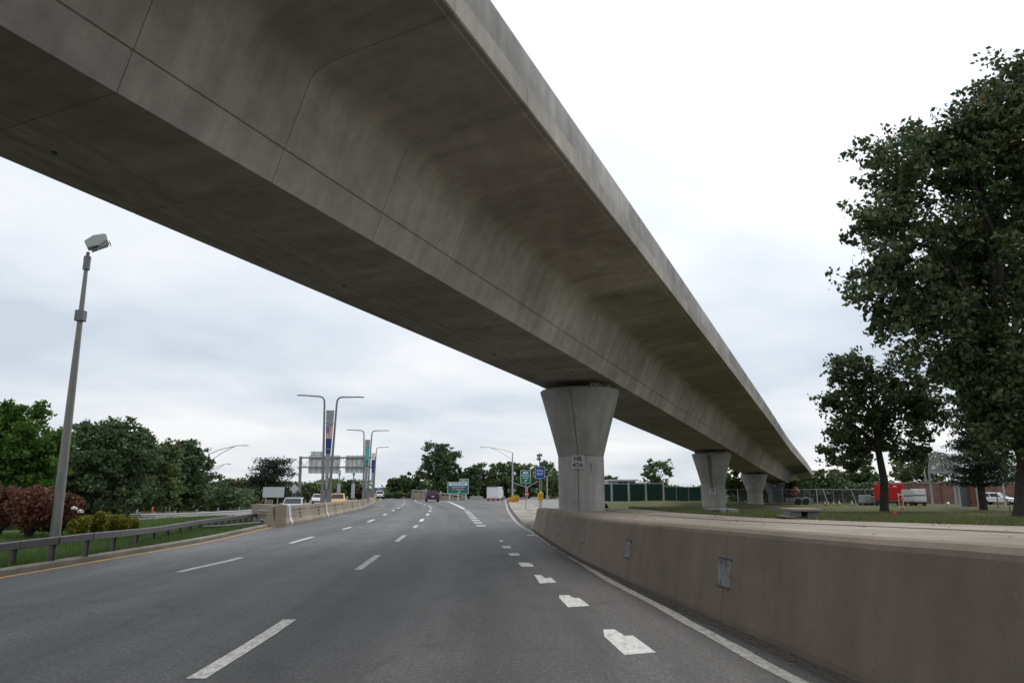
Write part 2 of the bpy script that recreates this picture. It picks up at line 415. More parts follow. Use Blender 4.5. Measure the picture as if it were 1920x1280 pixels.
# left kerb, built in lengths with joints
kp, _ = resample(YEL, 3.0)
mid = [p for p in kp if -6 < p[1] < 150]
ka = offset(np.array(mid), -.16); kb = offset(np.array(mid), -.40)
KROOT = thing('kerb', 'low concrete kerb along the yellow line at the left of the road', 'kerb', (float(ka[0][0]), float(ka[0][1]), 0))
for i in range(len(mid) - 1):
    a0, a1, b0, b1 = [Vector((*q, 0)) for q in (ka[i], ka[i + 1], kb[i], kb[i + 1])]
    t = (a1 - a0).normalized() * .006; a1 = a1 - t; b1 = b1 - t; up = Vector((0, 0, .11)); dn = Vector((0, 0, -.05))
    n_ = (b0 - a0).normalized() * .02
    mb = MB(); mb.add([a0 + dn, a1 + dn, a1 + up * .8, a0 + up * .8, a0 + up + n_, a1 + up + n_, b0 + up, b1 + up, b0 + dn, b1 + dn],
                      [(0, 1, 2, 3), (3, 2, 5, 4), (4, 5, 7, 6), (6, 7, 9, 8), (0, 3, 4, 6, 8), (1, 9, 7, 5, 2)])
    mb.build('kerb_stone', M['kerb'], KROOT, world=True)

# left verge and opposite road
vy = np.concatenate([np.arange(-12, 60, 1.2), np.arange(60, 160, 5)])
KB = offset(YEL, -.39)
def vergeZ(x, y, k): return .09 + .14 * min(1, k / 6.0) - .06 * max(0.0, k - 4.0) * (1 if y > 26 else max(0, (y - 18) / 8)) + .03 * mnoise.noise(Vector((x * .4, y * .4, 0)))
def vergeW(y): return float(np.interp(y, [-12, 20, 30, 42, 60, 160], [70, 60, 26, 3.0, 1.2, .6]))
offs = [0, .6, 1.4, 2.4, 3.6, 5, 7, 10, 14, 20, 30, 45, 70]
mb = MB()
for y in vy:
    x0 = atY(KB, y); wv_ = vergeW(y)
    for o_ in offs:
        o_ = min(o_, wv_); mb.v.append((x0 - o_, y, vergeZ(x0 - o_, y, o_) if o_ < wv_ else -.5))
n = len(offs)
mb.f = [(j * n + i, (j + 1) * n + i, (j + 1) * n + i + 1, j * n + i + 1) for j in range(len(vy) - 1) for i in range(n - 1)]
struct('grass_verge', mb, M['grass_verge'])
opp_r = offset(YEL, -1.9); opp_l = offset(YEL, -14.5)
mb = MB(); sel = [i for i in range(len(YEL)) if YEL[i][1] > 34]
mb.sheet([(opp_l[i][0], opp_l[i][1], -.47) for i in sel], [(opp_r[i][0], opp_r[i][1], -.47) for i in sel])
mb.add([W(468, 962, -.465), W(468, 974, -.465), W(360, 974, -.465), W(290, 974, -.465), W(250, 973, -.465), W(300, 968, -.465), W(380, 958, -.465)], [(0, 6, 5, 4, 3, 2, 1)])
M['asphalt_pale'] = plain('pale_worn_asphalt', (.20, .195, .185), .85, 0, .2, .6)
struct('opposite_road', mb, M['asphalt_pale'])
# slip road beyond the gore
mb = MB(); mb.add([W(985, 937.5, .008), W(1003, 951, .008), W(1046, 956, .008), W(1100, 956, .008), W(1150, 944, .008), W(1100, 934, .008), W(985, 934.5, .008)], [tuple(range(7))])
struct('slip_road', mb, M['asphalt_pale'])

# concrete gore island, in slabs
gore_l = g2([(1003, 992), (983, 985.5), (969, 971), (958, 955), (953, 942), (952.5, 938)])
gore_r = g2([(1046, 968), (1034, 965), (1015, 958), (1003, 950), (988, 941), (984, 938)])
GL = np.array(spline(gore_l, 25)); GR = np.array(spline(gore_r, 25))
groot = thing('gore_island', 'pale concrete gore island between the exit ramp and the slip road', 'island', (*gore_l[0], 0))
for i in range(0, len(GL) - 1):
    a0, a1, b0, b1 = Vector((*GL[i], 0)), Vector((*GL[i + 1], 0)), Vector((*GR[i], 0)), Vector((*GR[i + 1], 0))
    for k in range(2):
        p0 = a0.lerp(b0, k / 2 + .004 * k); p1 = a0.lerp(b0, (k + 1) / 2); q0 = a1.lerp(b1, k / 2 + .004 * k); q1 = a1.lerp(b1, (k + 1) / 2)
        q0 = q0.lerp(p0, .006); q1 = q1.lerp(p1, .006); u = Vector((0, 0, .14 + random.uniform(-.003, .003)))
        MB().add([p0, p1, q1, q0, p0 + u, p1 + u, q1 + u, q0 + u], [(4, 5, 6, 7), (0, 1, 5, 4), (1, 2, 6, 5), (2, 3, 7, 6), (3, 0, 4, 7)]).build('paving_slab', M['gore'], groot, world=True)

# ============================================================ right-hand concrete wall
WROOT = thing('concrete_wall', 'tan concrete retaining wall curving along the right edge of the road', 'wall', (wallX(8.9), 8.9, 0))
prof = [(0.0, -.03), (0.0, .07), (.15, .93), (.17, .965), (.23, 1.0), (.55, 1.0), (.55, -.03)]   # setback, height factor
joints = [-12, -5, 1.2, 8.87, 12.95, 17.0, 21.1, 25.2, 30.0]
def wallring(y, prof=prof, dz=0):
    t = Vector((wallX(y + .3) - wallX(y - .3), .6, 0)).normalized(); nn = Vector((t.y, -t.x, 0)); b0 = Vector((wallX(y), y, 0)); H = topZ(y)
    return [b0 + nn * s_ + Vector((0, 0, (z_ * H if z_ > 0 else z_) + dz)) for s_, z_ in prof]
for k in range(len(joints) - 1):
    yy = np.linspace(joints[k] + .006, joints[k + 1] - .006, 9); mb = MB(); n = len(prof)
    for y in yy: mb.v += [tuple(v) for v in wallring(y)]
    mb.f = [(j * n + i, (j + 1) * n + i, (j + 1) * n + (i + 1) % n, j * n + (i + 1) % n) for j in range(8) for i in range(n)]
    mb.f += [tuple(range(n)), tuple(range(8 * n, 9 * n))[::-1]]
    mb.build('wall_panel', M['wall'], WROOT, world=True)
cover = Mat('patched_joint_mortar', .9); cf = cover.noise(16, 4, .7, cover.vec('pos', (1, 1, .7))); cover.color(cover.ramp(cf, [(.36, (.06, .058, .055)), (.47, (.17, .175, .175)), (.7, (.27, .28, .28))])); cover.bump(cf, .01)
for y, wd in ((8.87, .36), (12.95, .34), (17.0, .34), (21.1, .34), (25.2, .34)):
    H = topZ(y); c_ = [p_ for p_ in wallring(y)][1:3]; t = Vector((wallX(y + .3) - wallX(y - .3), .6, 0)).normalized(); nn = Vector((t.y, -t.x, 0))
    lo = c_[0].lerp(c_[1], .36); hi = c_[0].lerp(c_[1], .70)
    mb = MB()
    P = [lo - t * wd / 2, lo + t * wd / 2, hi + t * wd / 2, hi - t * wd / 2]
    mb.add([q - nn * .008 for q in P] + [q + nn * .03 for q in P], [(0, 3, 2, 1), (0, 1, 5, 4), (1, 2, 6, 5), (2, 3, 7, 6), (3, 0, 4, 7)])
    pl = mb.build('joint_patch', cover.m, WROOT, world=True)
    mb = MB()
    for e0 in (lo, hi): mb.tube([e0 - t * wd * .52 - nn * .010, e0 + t * wd * .52 - nn * .010], .009, 5)
    o_ = mb.build('patch_edge', M['dark'], WROOT, world=True)
# dirt and grit strip at the wall foot
mb = MB(); yy = np.arange(-11, 30, .4)
mb.sheet([(wallX(y) - .16 + .05 * mnoise.noise(Vector((y * 1.7, 0, 0))), y, .003) for y in yy], [(wallX(y) + .02, y, .02) for y in yy])
gm = Mat('gutter_grit', .95); gf = gm.noise(35, 4, .8); gm.color(gm.ramp(gf, [(.35, (.03, .028, .026)), (.62, (.13, .115, .1))])); gm.bump(gf, .02, .9)
tag(mb.build('gutter_grit', gm.m), 'dark grit and litter gathered along the foot of the right wall', 'grit', kind='stuff')

# paved apron behind the wall, in slabs
def apW(y): return float(np.interp(y, [-12, 5, 10, 17, 24, 31], [6.0, 5.2, 4.6, 3.9, 3.9, 3.9]))
def apZ(y): return topZ(y) * 1.0 - .012
AR = thing('paved_apron', 'pale concrete pavement on top of the retaining wall beneath the first column', 'pavement', (wallX(20) + 2, 20, 0))
ay = [-12, -8, -4, 0, 4, 8, 12, 16, 20, 24, 27, 30]
for k in range(len(ay) - 1):
    for c_ in range(2):
        y0, y1 = ay[k] + .006, ay[k + 1] - .006; vs = []
        yy = np.linspace(y0, y1, 5); mb = MB()
        for y in yy:
            w0, w1 = .55 + c_ * (apW(y) - .55) / 2 + .006, .55 + (c_ + 1) * (apW(y) - .55) / 2
            t = Vector((wallX(y + .3) - wallX(y - .3), .6, 0)).normalized(); nn = Vector((t.y, -t.x, 0)); b0 = Vector((wallX(y), y, 0))
            for ww, zz in ((w0, 0), (w0, apZ(y)), (w1, apZ(y) - .01), (w1, 0)): mb.v.append(tuple(b0 + nn * ww + Vector((0, 0, zz + (.004 * c_)))))
        mb.f = [(j * 4 + i, (j + 1) * 4 + i, (j + 1) * 4 + (i + 1) % 4, j * 4 + (i + 1) % 4) for j in range(4) for i in range(4)] + [(0, 1, 2, 3), (19, 18, 17, 16)]
        mb.build('paving_slab', M['coping'], AR, world=True)

# lawn on the right: falls away behind the apron
def sm(t): t = max(0.0, min(1.0, t)); return t * t * (3 - 2 * t)
def leftX(y):
    return wallX(y) + apW(y) - .05 if y <= 30 else float(np.interp(y, [30, 31, 34, 45, 75, 130], [wallX(30) + 3.85, 4.9, 5.6, 6.4, 9.5, 16]))
def lawnZ(x, y):
    if y <= 30: wd = x - wallX(y) - apW(y); base = (topZ(y) - .02)
    else: wd = x - leftX(y); base = .83
    z = base * (1 - sm(wd / 26)) * (1 - sm((y - 29) / 20))
    z += .62 * math.exp(-(((x - 15) / 9) ** 2 + ((y - 72) / 8) ** 2))
    z += .05 * mnoise.noise(Vector((x * .25, y * .25, 3))) * sm(wd / 3)
    return z - .0
ly = np.concatenate([np.arange(-14, 40, 1.0), np.arange(40, 80, 2.0), np.arange(80, 140, 5)])
lw = [0, .5, 1, 1.6, 2.4, 3.4, 4.6, 6, 8, 10, 12, 15, 18, 22, 26, 30, 36, 44, 55, 70, 90, 120]
mb = MB(); n = len(lw)
for y in ly:
    for w_ in lw:
        x = leftX(y) + w_; mb.v.append((x, y, lawnZ(x, y)))
mb.f = [(j * n + i, j * n + i + 1, (j + 1) * n + i + 1, (j + 1) * n + i) for j in range(len(ly) - 1) for i in range(n - 1)]
struct('lawn', mb, M['grass'])
def hit(px, py, zoff=0.0):
    d = ray(px, py); o_ = Vector((0, 0, CH)); t = 6.0
    while t < 400:
        p_ = o_ + d * t
        if p_.z < (lawnZ(p_.x, p_.y) if p_.x > leftX(p_.y) else 0) + zoff: return p_
        t += .2
    return o_ + d * 90
# bare soil patches near the second column and pavement edging
def patch(name, pts, z, mat):
    mb = MB(); c_ = [sum(p_[i] for p_ in pts) / len(pts) for i in range(2)]
    ring = spline([tuple(p_) for p_ in pts] + [tuple(pts[0])], 40)
    inner = [[c_[i] + (q[i] - c_[i]) * .5 for i in range(2)] for q in ring]
    f = lambda q: (q[0], q[1], lawnZ(q[0], q[1]) + z)
    mb.sheet([f(q) for q in ring], [f(q) for q in inner]); b0 = len(mb.v); mb.v.append(f(c_)); k = len(ring)
    mb.f += [(k + i, k + i + 1, b0) for i in range(k - 1)]
    return struct(name, mb, mat)
pA = [tuple(p_)[:2] for p_ in [Vector((8, 44, 0)), Vector((14, 47, 0)), Vector((19, 50, 0)), Vector((20, 58, 0)), Vector((15, 62, 0)), Vector((9, 60, 0))]]
patch('bare_soil', pA, .03, M['dirt'])
patch('bare_soil', [(22, 74), (29, 74), (31, 84), (25, 87), (20, 82)], .03, M['dirt'])
# light kerb path behind the first column
pth = [W(1046, 947, .5), W(1133, 948.5, .5), W(1180, 955, .5), W(1245, 961, .6)]

# ============================================================ elevated guideway
gc = [(-23.5, -32, 7.2), (-18.1, -19.9, 6.85), (-13.9, -10.55, 6.52), (-7.66, 3.09, 5.93), (-3.55, 12.21, 5.62), (.55, 21.33, 5.33), (6.66, 35.03, 4.89), (14.76, 53.32, 4.36),
      (22.83, 71.61, 3.74), (29.3, 85.9, 3.29), (37.57, 104.2, 2.76), (45.6, 122.2, 2.16), (57.4, 149.2, 1.35), (65.6, 168, .8)]
GC, gs = resample(spline(gc, 500), .4)
def gframe(s):
    s = min(max(s, gs[0]), gs[-1] - .01)
    p = Vector([float(np.interp(s, gs, GC[:, k])) for k in range(3)]); q = Vector([float(np.interp(s + .5, gs, GC[:, k])) for k in range(3)])
    r_ = Vector([float(np.interp(s - .5, gs, GC[:, k])) for k in range(3)])
    t = (q - r_); t.z = 0; t.normalize(); return p, Vector((t.y, -t.x, 0)), t
s_at = lambda Y: float(np.interp(Y, GC[:, 1], gs))
half = [(0, 0), (1.37, 0), (1.545, .435), (1.525, .45), (1.53, .47), (1.56, .48), (1.90, 1.33), (1.94, 1.43), (2.0, 1.51), (2.09, 1.57), (2.2, 1.61), (2.5, 1.655), (4.10, 1.78), (4.12, 1.80), (4.20, 1.80), (4.22, 1.82), (4.22, 2.17), (4.20, 2.19), (0, 2.19)]
GP = half[:-1] + [half[-1]] + [(-a_, b_) for a_, b_ in half[-2:0:-1]]
GROOT = thing('elevated_guideway', 'long grey concrete elevated rail guideway sweeping across the road and away to the right', 'guideway', (2.4, 25.6, 0))
plen = np.r_[0, np.cumsum([math.dist(GP[i], GP[i + 1]) for i in range(len(GP) - 1)])]
def sweep(name, prof, s0, s1, mat, parent, gap=.007, ch=.012, step=2.0, jit=0.0):
    k = max(2, int((s1 - s0) / step) + 1); ss = list(np.linspace(s0 + gap, s1 - gap, k))
    n = len(prof); mb = MB(); uv = []
    cx_ = sum(p_[0] for p_ in prof) / n; cz_ = sum(p_[1] for p_ in prof) / n
    pl = np.r_[0, np.cumsum([math.dist(prof[i], prof[(i + 1) % n]) for i in range(n)])]
    rows = [(ss[0], ch)] + [(ss[0] + ch, 0)] + [(x, 0) for x in ss[1:-1]] + [(ss[-1] - ch, 0), (ss[-1], ch)]
    for s_, sh in rows:
        p, rt, t = gframe(s_)
        for i, (u_, z_) in enumerate(prof):
            du = u_ - cx_; dz = z_ - cz_; l_ = math.hypot(du, dz) or 1
            u2, z2 = u_ - du / l_ * sh, z_ - dz / l_ * sh
            mb.v.append(tuple(p + rt * u2 + Vector((0, 0, z2 + jit)))); uv.append((s_, pl[i]))
    m_ = len(rows)
    mb.f = [(j * n + i, (j + 1) * n + i, (j + 1) * n + (i + 1) % n, j * n + (i + 1) % n) for j in range(m_ - 1) for i in range(n)]
    mb.f += [tuple(range(n))[::-1], tuple(range((m_ - 1) * n, m_ * n))]
    ob = mb.build(name, mat, parent, world=True, uvs=uv)
    for p_ in ob.data.polygons: p_.use_smooth = len(p_.vertices) == 4
    ob.data.set_sharp_from_angle(angle=R(22))
    return ob
def s_corner(px):      # station where the soffit's right-hand corner crosses photo column px
    best = None
    for s_ in np.arange(gs[0], gs[-1] - 60, .1):
        p_, rt_, t_ = gframe(s_); q = p_ + rt_ * 1.37
        zc_ = q.y * CT + (q.z - CH) * ST
        if zc_ < 1: continue
        d_ = abs(960 + F * q.x / zc_ - px)
        if best is None or d_ < best[0]: best = (d_, s_)
    return best[1]
print('JOINTS', [round(float(s_corner(x)), 2) for x in (513, 693, 817, 910, 1094, 1366)])
sj = s_corner(513) - 2.4 * 13          # a measured joint
s_corner_p2 = sj + round((s_corner(1366) - sj) / 2.4) * 2.4
s = sj; gi = 0; S_END = gs[-1] - 2
while s < S_END:
    far = s > s_at(125); ln = 2.4 if not far else 4.8
    ex_ = min(abs(s - s_corner_p2), abs(s + ln - s_corner_p2)) < .6
    sweep('girder_segment', GP, s, s + ln, M['guide'], GROOT, gap=.03 if ex_ else .0035, jit=random.uniform(-.003, .003), ch=.006 if not far else .02)
    s += ln
def PP(sg): # parapet profile, outer face set 2 cm in above a shadow gap
    q = [(4.165, 2.225), (4.165, 2.80), (4.15, 2.86), (4.02, 2.86), (4.0, 2.80), (4.0, 2.225)]
    return [(sg * a_, b_) for a_, b_ in (q if sg > 0 else q[::-1])]
s = s_at(10.2) - 4.2 * 9
while s < S_END:
    for sg in (1, -1): sweep('parapet_panel', PP(sg), s, s + 4.2, M['parapet'], GROOT, gap=.006, ch=.01, step=1.5)
    s += 4.2
# drain holes in the soffit
for Y_ in (4, 9, 14.5, 17.5, 20, 22.5, 36, 47):
    p, rt, t = gframe(s_at(Y_) + random.uniform(-1, 1)); q = p + rt * random.choice((-.6, .6)) 
    MB().lathe([(.035, -.012), (.045, 0.01)], (q.x, q.y, q.z), 8).build('drain_outlet', M['dark'], GROOT, world=True)

# ============================================================ piers
def text_mesh(txt, size, mat, parent, loc, rot, name='lettering', align='CENTER', extrude=.004, sx=1.0):
    cu = bpy.data.curves.new(name, 'FONT'); cu.body = txt; cu.size = size; cu.align_x = align; cu.align_y = 'CENTER'; cu.extrude = extrude; cu.resolution_u = 3
    cu.offset = size * .014
    t = bpy.data.objects.new('tmp', cu); me = bpy.data.meshes.new_from_object(t); bpy.data.objects.remove(t)
    me.materials.clear(); me.materials.append(mat)
    o = bpy.data.objects.new(name, me); C.objects.link(o); o.parent = parent; o.location = loc; o.rotation_euler = rot; o.scale = (sx, 1, 1)
    return o
M['plate'] = plain('weathered_white_plate', (.40, .41, .41), .6, 0, .2, 5)
def pier(p, ztop, zbase, zbreak, rs, rt_, txt, label, sign_az=0.0, sign_z=None, mat=M['pier'], stain=None):
    t = thing('support_pier', label, 'pier', (p[0], p[1], zbase), group='flared concrete piers under the guideway')
    H = ztop - zbase; hb = zbreak - zbase
    MB().lathe([(rs + .01, -.4), (rs + .01, 0), (rs, .02), (rs, hb - .012), (rs - .015, hb - .006)], n=56).build('shaft', mat, t, smooth=True)
    pr = [(rs - .015, hb), (rs, hb + .008)]
    for k in range(1, 9):
        f = k / 8; pr.append((rs + (rt_ - rs) * (f ** 1.12 * .35 + f * .65), hb + (H - hb - .09) * f))
    pr += [(rt_ + .008, H - .06), (rt_ - .03, H - .015), (rt_ - .12, H)]
    MB().lathe(pr, n=56).build('flared_head', mat, t, smooth=True)
    mb = MB(); p_, r_, t_ = gframe(s_at(p[1]))
    for sg in (-.75, .75): mb.box((r_.x * sg, r_.y * sg, H + .1), (.75, .6, .24), math.atan2(r_.y, r_.x))
    mb.build('bearing_block', M['kerb'], t)
    # sign plate facing the road
    az = math.atan2(-p[1], -p[0]) + sign_az; d = Vector((math.cos(az), math.sin(az), 0)); z = sign_z - zbase
    rad = rs if z < hb else rs + (rt_ - rs) * (z - hb) / (H - hb)
    tilt = 0 if z < hb else math.atan((rt_ - rs) / (H - hb))
    ang = az + math.pi / 2
    pl = MB().box((0, 0, 0), (.45, .025, .45)).build('number_plate', M['plate'], t)
    pl.location = d * (rad + .045) + Vector((0, 0, z)); pl.rotation_euler = (-tilt * 0, 0, ang)
    for i, line in enumerate(txt): text_mesh(line, .215, M['letter_black'], pl, (0, -.016, .105 - .215 * i), (R(90), 0, 0))
    return t
SPX = .0
p1 = pier((2.42, 25.6), 5.02, .83, 2.70, .80, 1.40, ('HB', '47A'), 'nearest and largest flared concrete pier, beside the road at the end of the wall', R(-7), 2.48)
# conduit seam and slot on pier 1
mb = MB(); d0 = Vector((-math.sin(R(0)) * 0, -1, 0))
az = math.atan2(-25.6, -2.42) - R(7)
def on_p1(az_, z):
    f_ = max(0, (z - 1.87)) / (5.02 - .83 - 1.87 - .09); rad = .80 + .60 * (f_ ** 1.12 * .35 + f_ * .65)
    return Vector((math.cos(az_) * (rad + .004), math.sin(az_) * (rad + .004), z))
M['seam'] = plain('dark_joint_line', (.09, .085, .08), .9)
mb.tube([on_p1(az, .02), on_p1(az, 1.0), on_p1(az, 2.0), on_p1(az - R(3), 3.0), on_p1(az - R(6), 4.08)], .010, 5); mb.build('form_seam', M['seam'], p1)
MB().tube([on_p1(az + R(32), 1.35), on_p1(az + R(32), 1.62)], .014, 5).build('form_seam', M['dark'], p1)
mb = MB()
for k in range(9):
    q = on_p1(az + R(random.uniform(20, 34)), 4.15); mb.tube([q, q + Vector((random.uniform(-.12, .12), -.05, random.uniform(.05, .18))), q + Vector((random.uniform(-.2, .2), -.02, random.uniform(.0, .12)))], .012, 4)
mb.build('loose_wire', M['galv'], p1)
p2 = pier((14.35, 52.4), 4.16, -.1, 1.98, .82, 1.37, ('HB', '47'), 'second flared pier, brown water stain down its head and concrete blocks at its foot', R(-4), 1.5)
st = Mat('pier_stain', .9); sf = st.noise(3, 5, .7, st.vec('pos', (3, 3, .4))); st.color(st.ramp(sf, [(.3, (.10, .075, .05)), (.7, (.2, .17, .13))]))
az2 = math.atan2(-52.4, -14.35) - R(6); mb = MB()
def on_p2(a_, z): 
    f_ = max(0, (z - 2.08)) / 2.10; rad = .835 + (1.37 - .82) * (f_ ** 1.12 * .35 + f_ * .65); return Vector((math.cos(a_) * (rad + .006), math.sin(a_) * (rad + .006), z))
zs = np.linspace(1.8, 4.1, 14)
mb.sheet([on_p2(az2 - R(7 + 1.2 * math.sin(z * 5)), z) for z in zs], [on_p2(az2 + R(5 + 1.5 * math.sin(z * 4 + 1)), z) for z in zs]); mb.build('water_stain', st.m, p2)
p3 = pier((26.15, 79.2), 3.30, .0, 1.40, .80, 1.40, ('HB', '46'), 'third flared pier, paler, with bare soil round its foot', R(-3), 2.75)
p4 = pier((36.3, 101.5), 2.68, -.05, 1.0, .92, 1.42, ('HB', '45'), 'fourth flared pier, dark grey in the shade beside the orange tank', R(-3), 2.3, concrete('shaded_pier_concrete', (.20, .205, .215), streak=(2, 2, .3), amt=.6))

# ============================================================ vegetation
def leaf_mesh(name, centers, size, mat, parent, jitter=.3, droop=.0, aspect=.62, fold=True):
    jitter = .45
    n = len(centers); c = np.asarray(centers, np.float32)
    sz = size * rng.uniform(1 - jitter, 1 + jitter, (n, 1))
    a_ = rng.normal(size=(n, 3)); a_[:, 2] -= droop; a_ /= np.linalg.norm(a_, axis=1)[:, None]
    r_ = rng.normal(size=(n, 3)); b_ = np.cross(a_, r_); b_ /= np.linalg.norm(b_, axis=1)[:, None]
    nn = np.cross(a_, b_)
    p0 = c - a_ * sz * .5; p1 = c + b_ * sz * .5 * aspect + nn * sz * .08; p2_ = c + a_ * sz * .5; p3_ = c - b_ * sz * .5 * aspect + nn * sz * .08
    v = np.stack([p0, p1, p2_, p3_], 1).reshape(-1, 3)
    if parent is not None: v = v - np.array(parent.location, np.float32)
    me = bpy.data.meshes.new(name); me.vertices.add(4 * n); me.vertices.foreach_set('co', v.astype(np.float32).ravel())
    me.loops.add(4 * n); me.loops.foreach_set('vertex_index', np.arange(4 * n, dtype=np.int32))
    me.polygons.add(n); me.polygons.foreach_set('loop_start', np.arange(0, 4 * n, 4, dtype=np.int32)); me.polygons.foreach_set('loop_total', np.full(n, 4, np.int32))
    me.update(); me.materials.append(mat)
    o = bpy.data.objects.new(name, me); C.objects.link(o); o.parent = parent
    return o
LM = {
 'oak': leafmat('oak_leaves', [(.025, .041, .022), (.059, .089, .037), (.130, .151, .063)], .22),
 'oak_rust': leafmat('rusty_oak_leaves', [(.038, .038, .015), (.107, .076, .032), (.189, .107, .050)], .3),
 'bright': leafmat('bright_leaves', [(.033, .077, .013), (.068, .138, .022), (.121, .198, .039)], .38),
 'dark': leafmat('dark_leaves', [(.030, .060, .030), (.071, .114, .050), (.138, .172, .074)], .22),
 'mid': leafmat('mid_green_leaves', [(.042, .079, .033), (.092, .139, .051), (.186, .220, .088)], .28),
 'pine': leafmat('pine_needles', [(.013, .026, .018), (.029, .044, .029), (.052, .068, .042)], .15),
 'autumn': leafmat('reddish_leaves', [(.039, .036, .018), (.091, .072, .036), (.169, .098, .052)], .28),
 'light': leafmat('light_green_leaves', [(.045, .075, .022), (.085, .120, .038), (.140, .170, .060)], .4),
 'redbush': leafmat('red_bush_leaves', [(.072, .038, .025), (.162, .072, .049), (.289, .136, .098)], .3),
 'yellowbush': leafmat('yellow_green_leaves', [(.077, .094, .013), (.176, .187, .022), (.330, .297, .039)], .35),
}
def cn(rs, shape, lim=1.7): return np.clip(rs.normal(size=shape), -lim, lim)
def tree(label, px, Y, top, bottom, hw, kind='mid', trunk_px=6, clumps=90, per=110, leaf=None, base_z=0.0, name='broadleaf_tree', cat='tree', spread=.16, depth=1.0,
         group=None, lean=0, seed=None, shape='full', lobes=None, cover=1.0, fork=.35):
    if px < 1100 and base_z == 0: base_z = -.5
    rs = np.random.default_rng(seed if seed is not None else int(px * 7 + Y))
    k = pxm(Y); P0 = WY(px, HZ, Y); X = P0.x
    zt = CH + (HZ - top) * Y / F * 1.0 ; d = ray(px, top); zt = CH + d.z * Y / d.y
    d = ray(px, bottom); zb = max(base_z + .2, CH + d.z * Y / d.y)
    zm = (zt + zb) / 2; Rz = (zt - zb) / 2; Rx = hw * (Y * CT + (zm - CH) * ST) / F; Ry = Rx * depth
    t = thing(name, label, cat, (X, Y, base_z), group=group)
    leaf = leaf or max(.12, k * 3.6)
    # limbs
    tb = MB(); tr = trunk_px * k / 2
    n_l = 9; cen = np.array([X + lean * k, Y, zm])
    hfork = zb + (zt - zb) * .10
    tb.tube([(X, Y, base_z - .3), (X, Y, base_z + .3), (X + .02 * (zt - zb), Y, (base_z + hfork) / 2), (X + lean * k * .3, Y, hfork), (X + lean * k, Y, zm + Rz * .55)], [tr * 1.5, tr * 1.1, tr, tr * .85, tr * .12], 10)
    pts = []
    if lobes: lw_ = np.array([l_[2] ** 2 for l_ in lobes], float); lw_ /= lw_.sum()
    for i in range(clumps):
        while True:
            q = rs.uniform(-1, 1, 3); r_ = np.linalg.norm(q)
            if r_ < 1 and (r_ > .35 or rs.random() < .25): break
        if shape == 'full' and q[2] < .1:
            h2 = math.hypot(q[0], q[1]); mx = math.sqrt(max(.05, 1 - q[2] ** 2)); q[:2] *= min(1.0 / max(h2, .05), .9 / mx * (1.0 if h2 > .3 else .8)) if h2 > .05 else 1
        if lobes:
            lb = lobes[rs.choice(len(lobes), p=lw_)]; q3 = rs.normal(size=3); q3 /= np.linalg.norm(q3); q3 *= rs.uniform(.35, 1.0) ** .6
            dd = ray(lb[0], lb[1]); yy_ = Y + (lb[3] if len(lb) > 3 else 0) + q3[1] * lb[2] * k * 1.1; b3 = np.array([dd.x * yy_ / dd.y, yy_, CH + dd.z * yy_ / dd.y]); kk = k * (1 + max(0, (HZ - lb[1])) / F * .25)
            pts.append(b3 + q3 * np.array([lb[2] * kk, 0, lb[2] * kk]) * .85); continue
        if shape == 'cone': q[0] *= (1 - (q[2] + 1) / 2 * .8); q[1] *= (1 - (q[2] + 1) / 2 * .8)
        if shape == 'vase': f = .55 + .45 * (q[2] + 1) / 2; q[0] *= f; q[1] *= f
        c_ = cen + q * np.array([Rx, Ry, Rz]) * (1 - spread * .6)
        pts.append(c_); 
    R0 = (Rx + Rz) / 2
    limbs = sorted(range(clumps), key=lambda i: rs.random())[:min(clumps, 34)]
    for i in limbs:
        c_ = pts[i]; h0 = hfork + (zm + Rz * .3 - hfork) * rs.random() * .8
        if c_[2] < h0: h0 = max(base_z + (hfork - base_z) * .8, hfork)
        a_ = Vector((X + lean * k * .5, Y, h0)); b_ = Vector(c_); m_ = a_.lerp(b_, .5) + Vector((rs.normal() * .05, rs.normal() * .05, .10 + rs.normal() * .05)) * R0
        tb.tube([a_, a_.lerp(m_, .5) + Vector((0, 0, .03 * R0)), m_, b_], [tr * .42, tr * .3, tr * .2, tr * .05], 6)
    tb.build('trunk', M['bark'], t, world=True, smooth=True)
    # clumps
    allp = []
    for c_ in pts:
        m_ = int(per * rs.uniform(.5, 1.5)); rr = R0 * spread * rs.uniform(.6, 1.35)
        # sub-clumps give ragged sprays
        ns = 5; sc_ = c_ + cn(rs, (ns, 3), 1.5) * rr * np.array([.75, .75, .5])
        idx = rs.integers(0, ns, m_)
        allp.append(sc_[idx] + cn(rs, (m_, 3)) * rr * np.array([.36, .36, .24]))
    allp = np.concatenate(allp)
    allp = allp[allp[:, 2] > base_z + .05]
    if isinstance(kind, tuple):
        sel_ = (allp[:, 2] > zm + Rz * .35) & (mask_noise(allp) > .1)
        leaf_mesh('crown', allp[~sel_], leaf, LM[kind[0]], t)
        o_ = leaf_mesh('crown', allp[sel_], leaf, LM[kind[1]], t); o_['label'] = 'rust tinted upper leaves'
    else: leaf_mesh('crown', allp, leaf, LM[kind], t)
    return t
def mask_noise(P): return np.array([mnoise.noise(Vector((float(p_[0]) * .22, float(p_[1]) * .22, float(p_[2]) * .22))) for p_ in P])

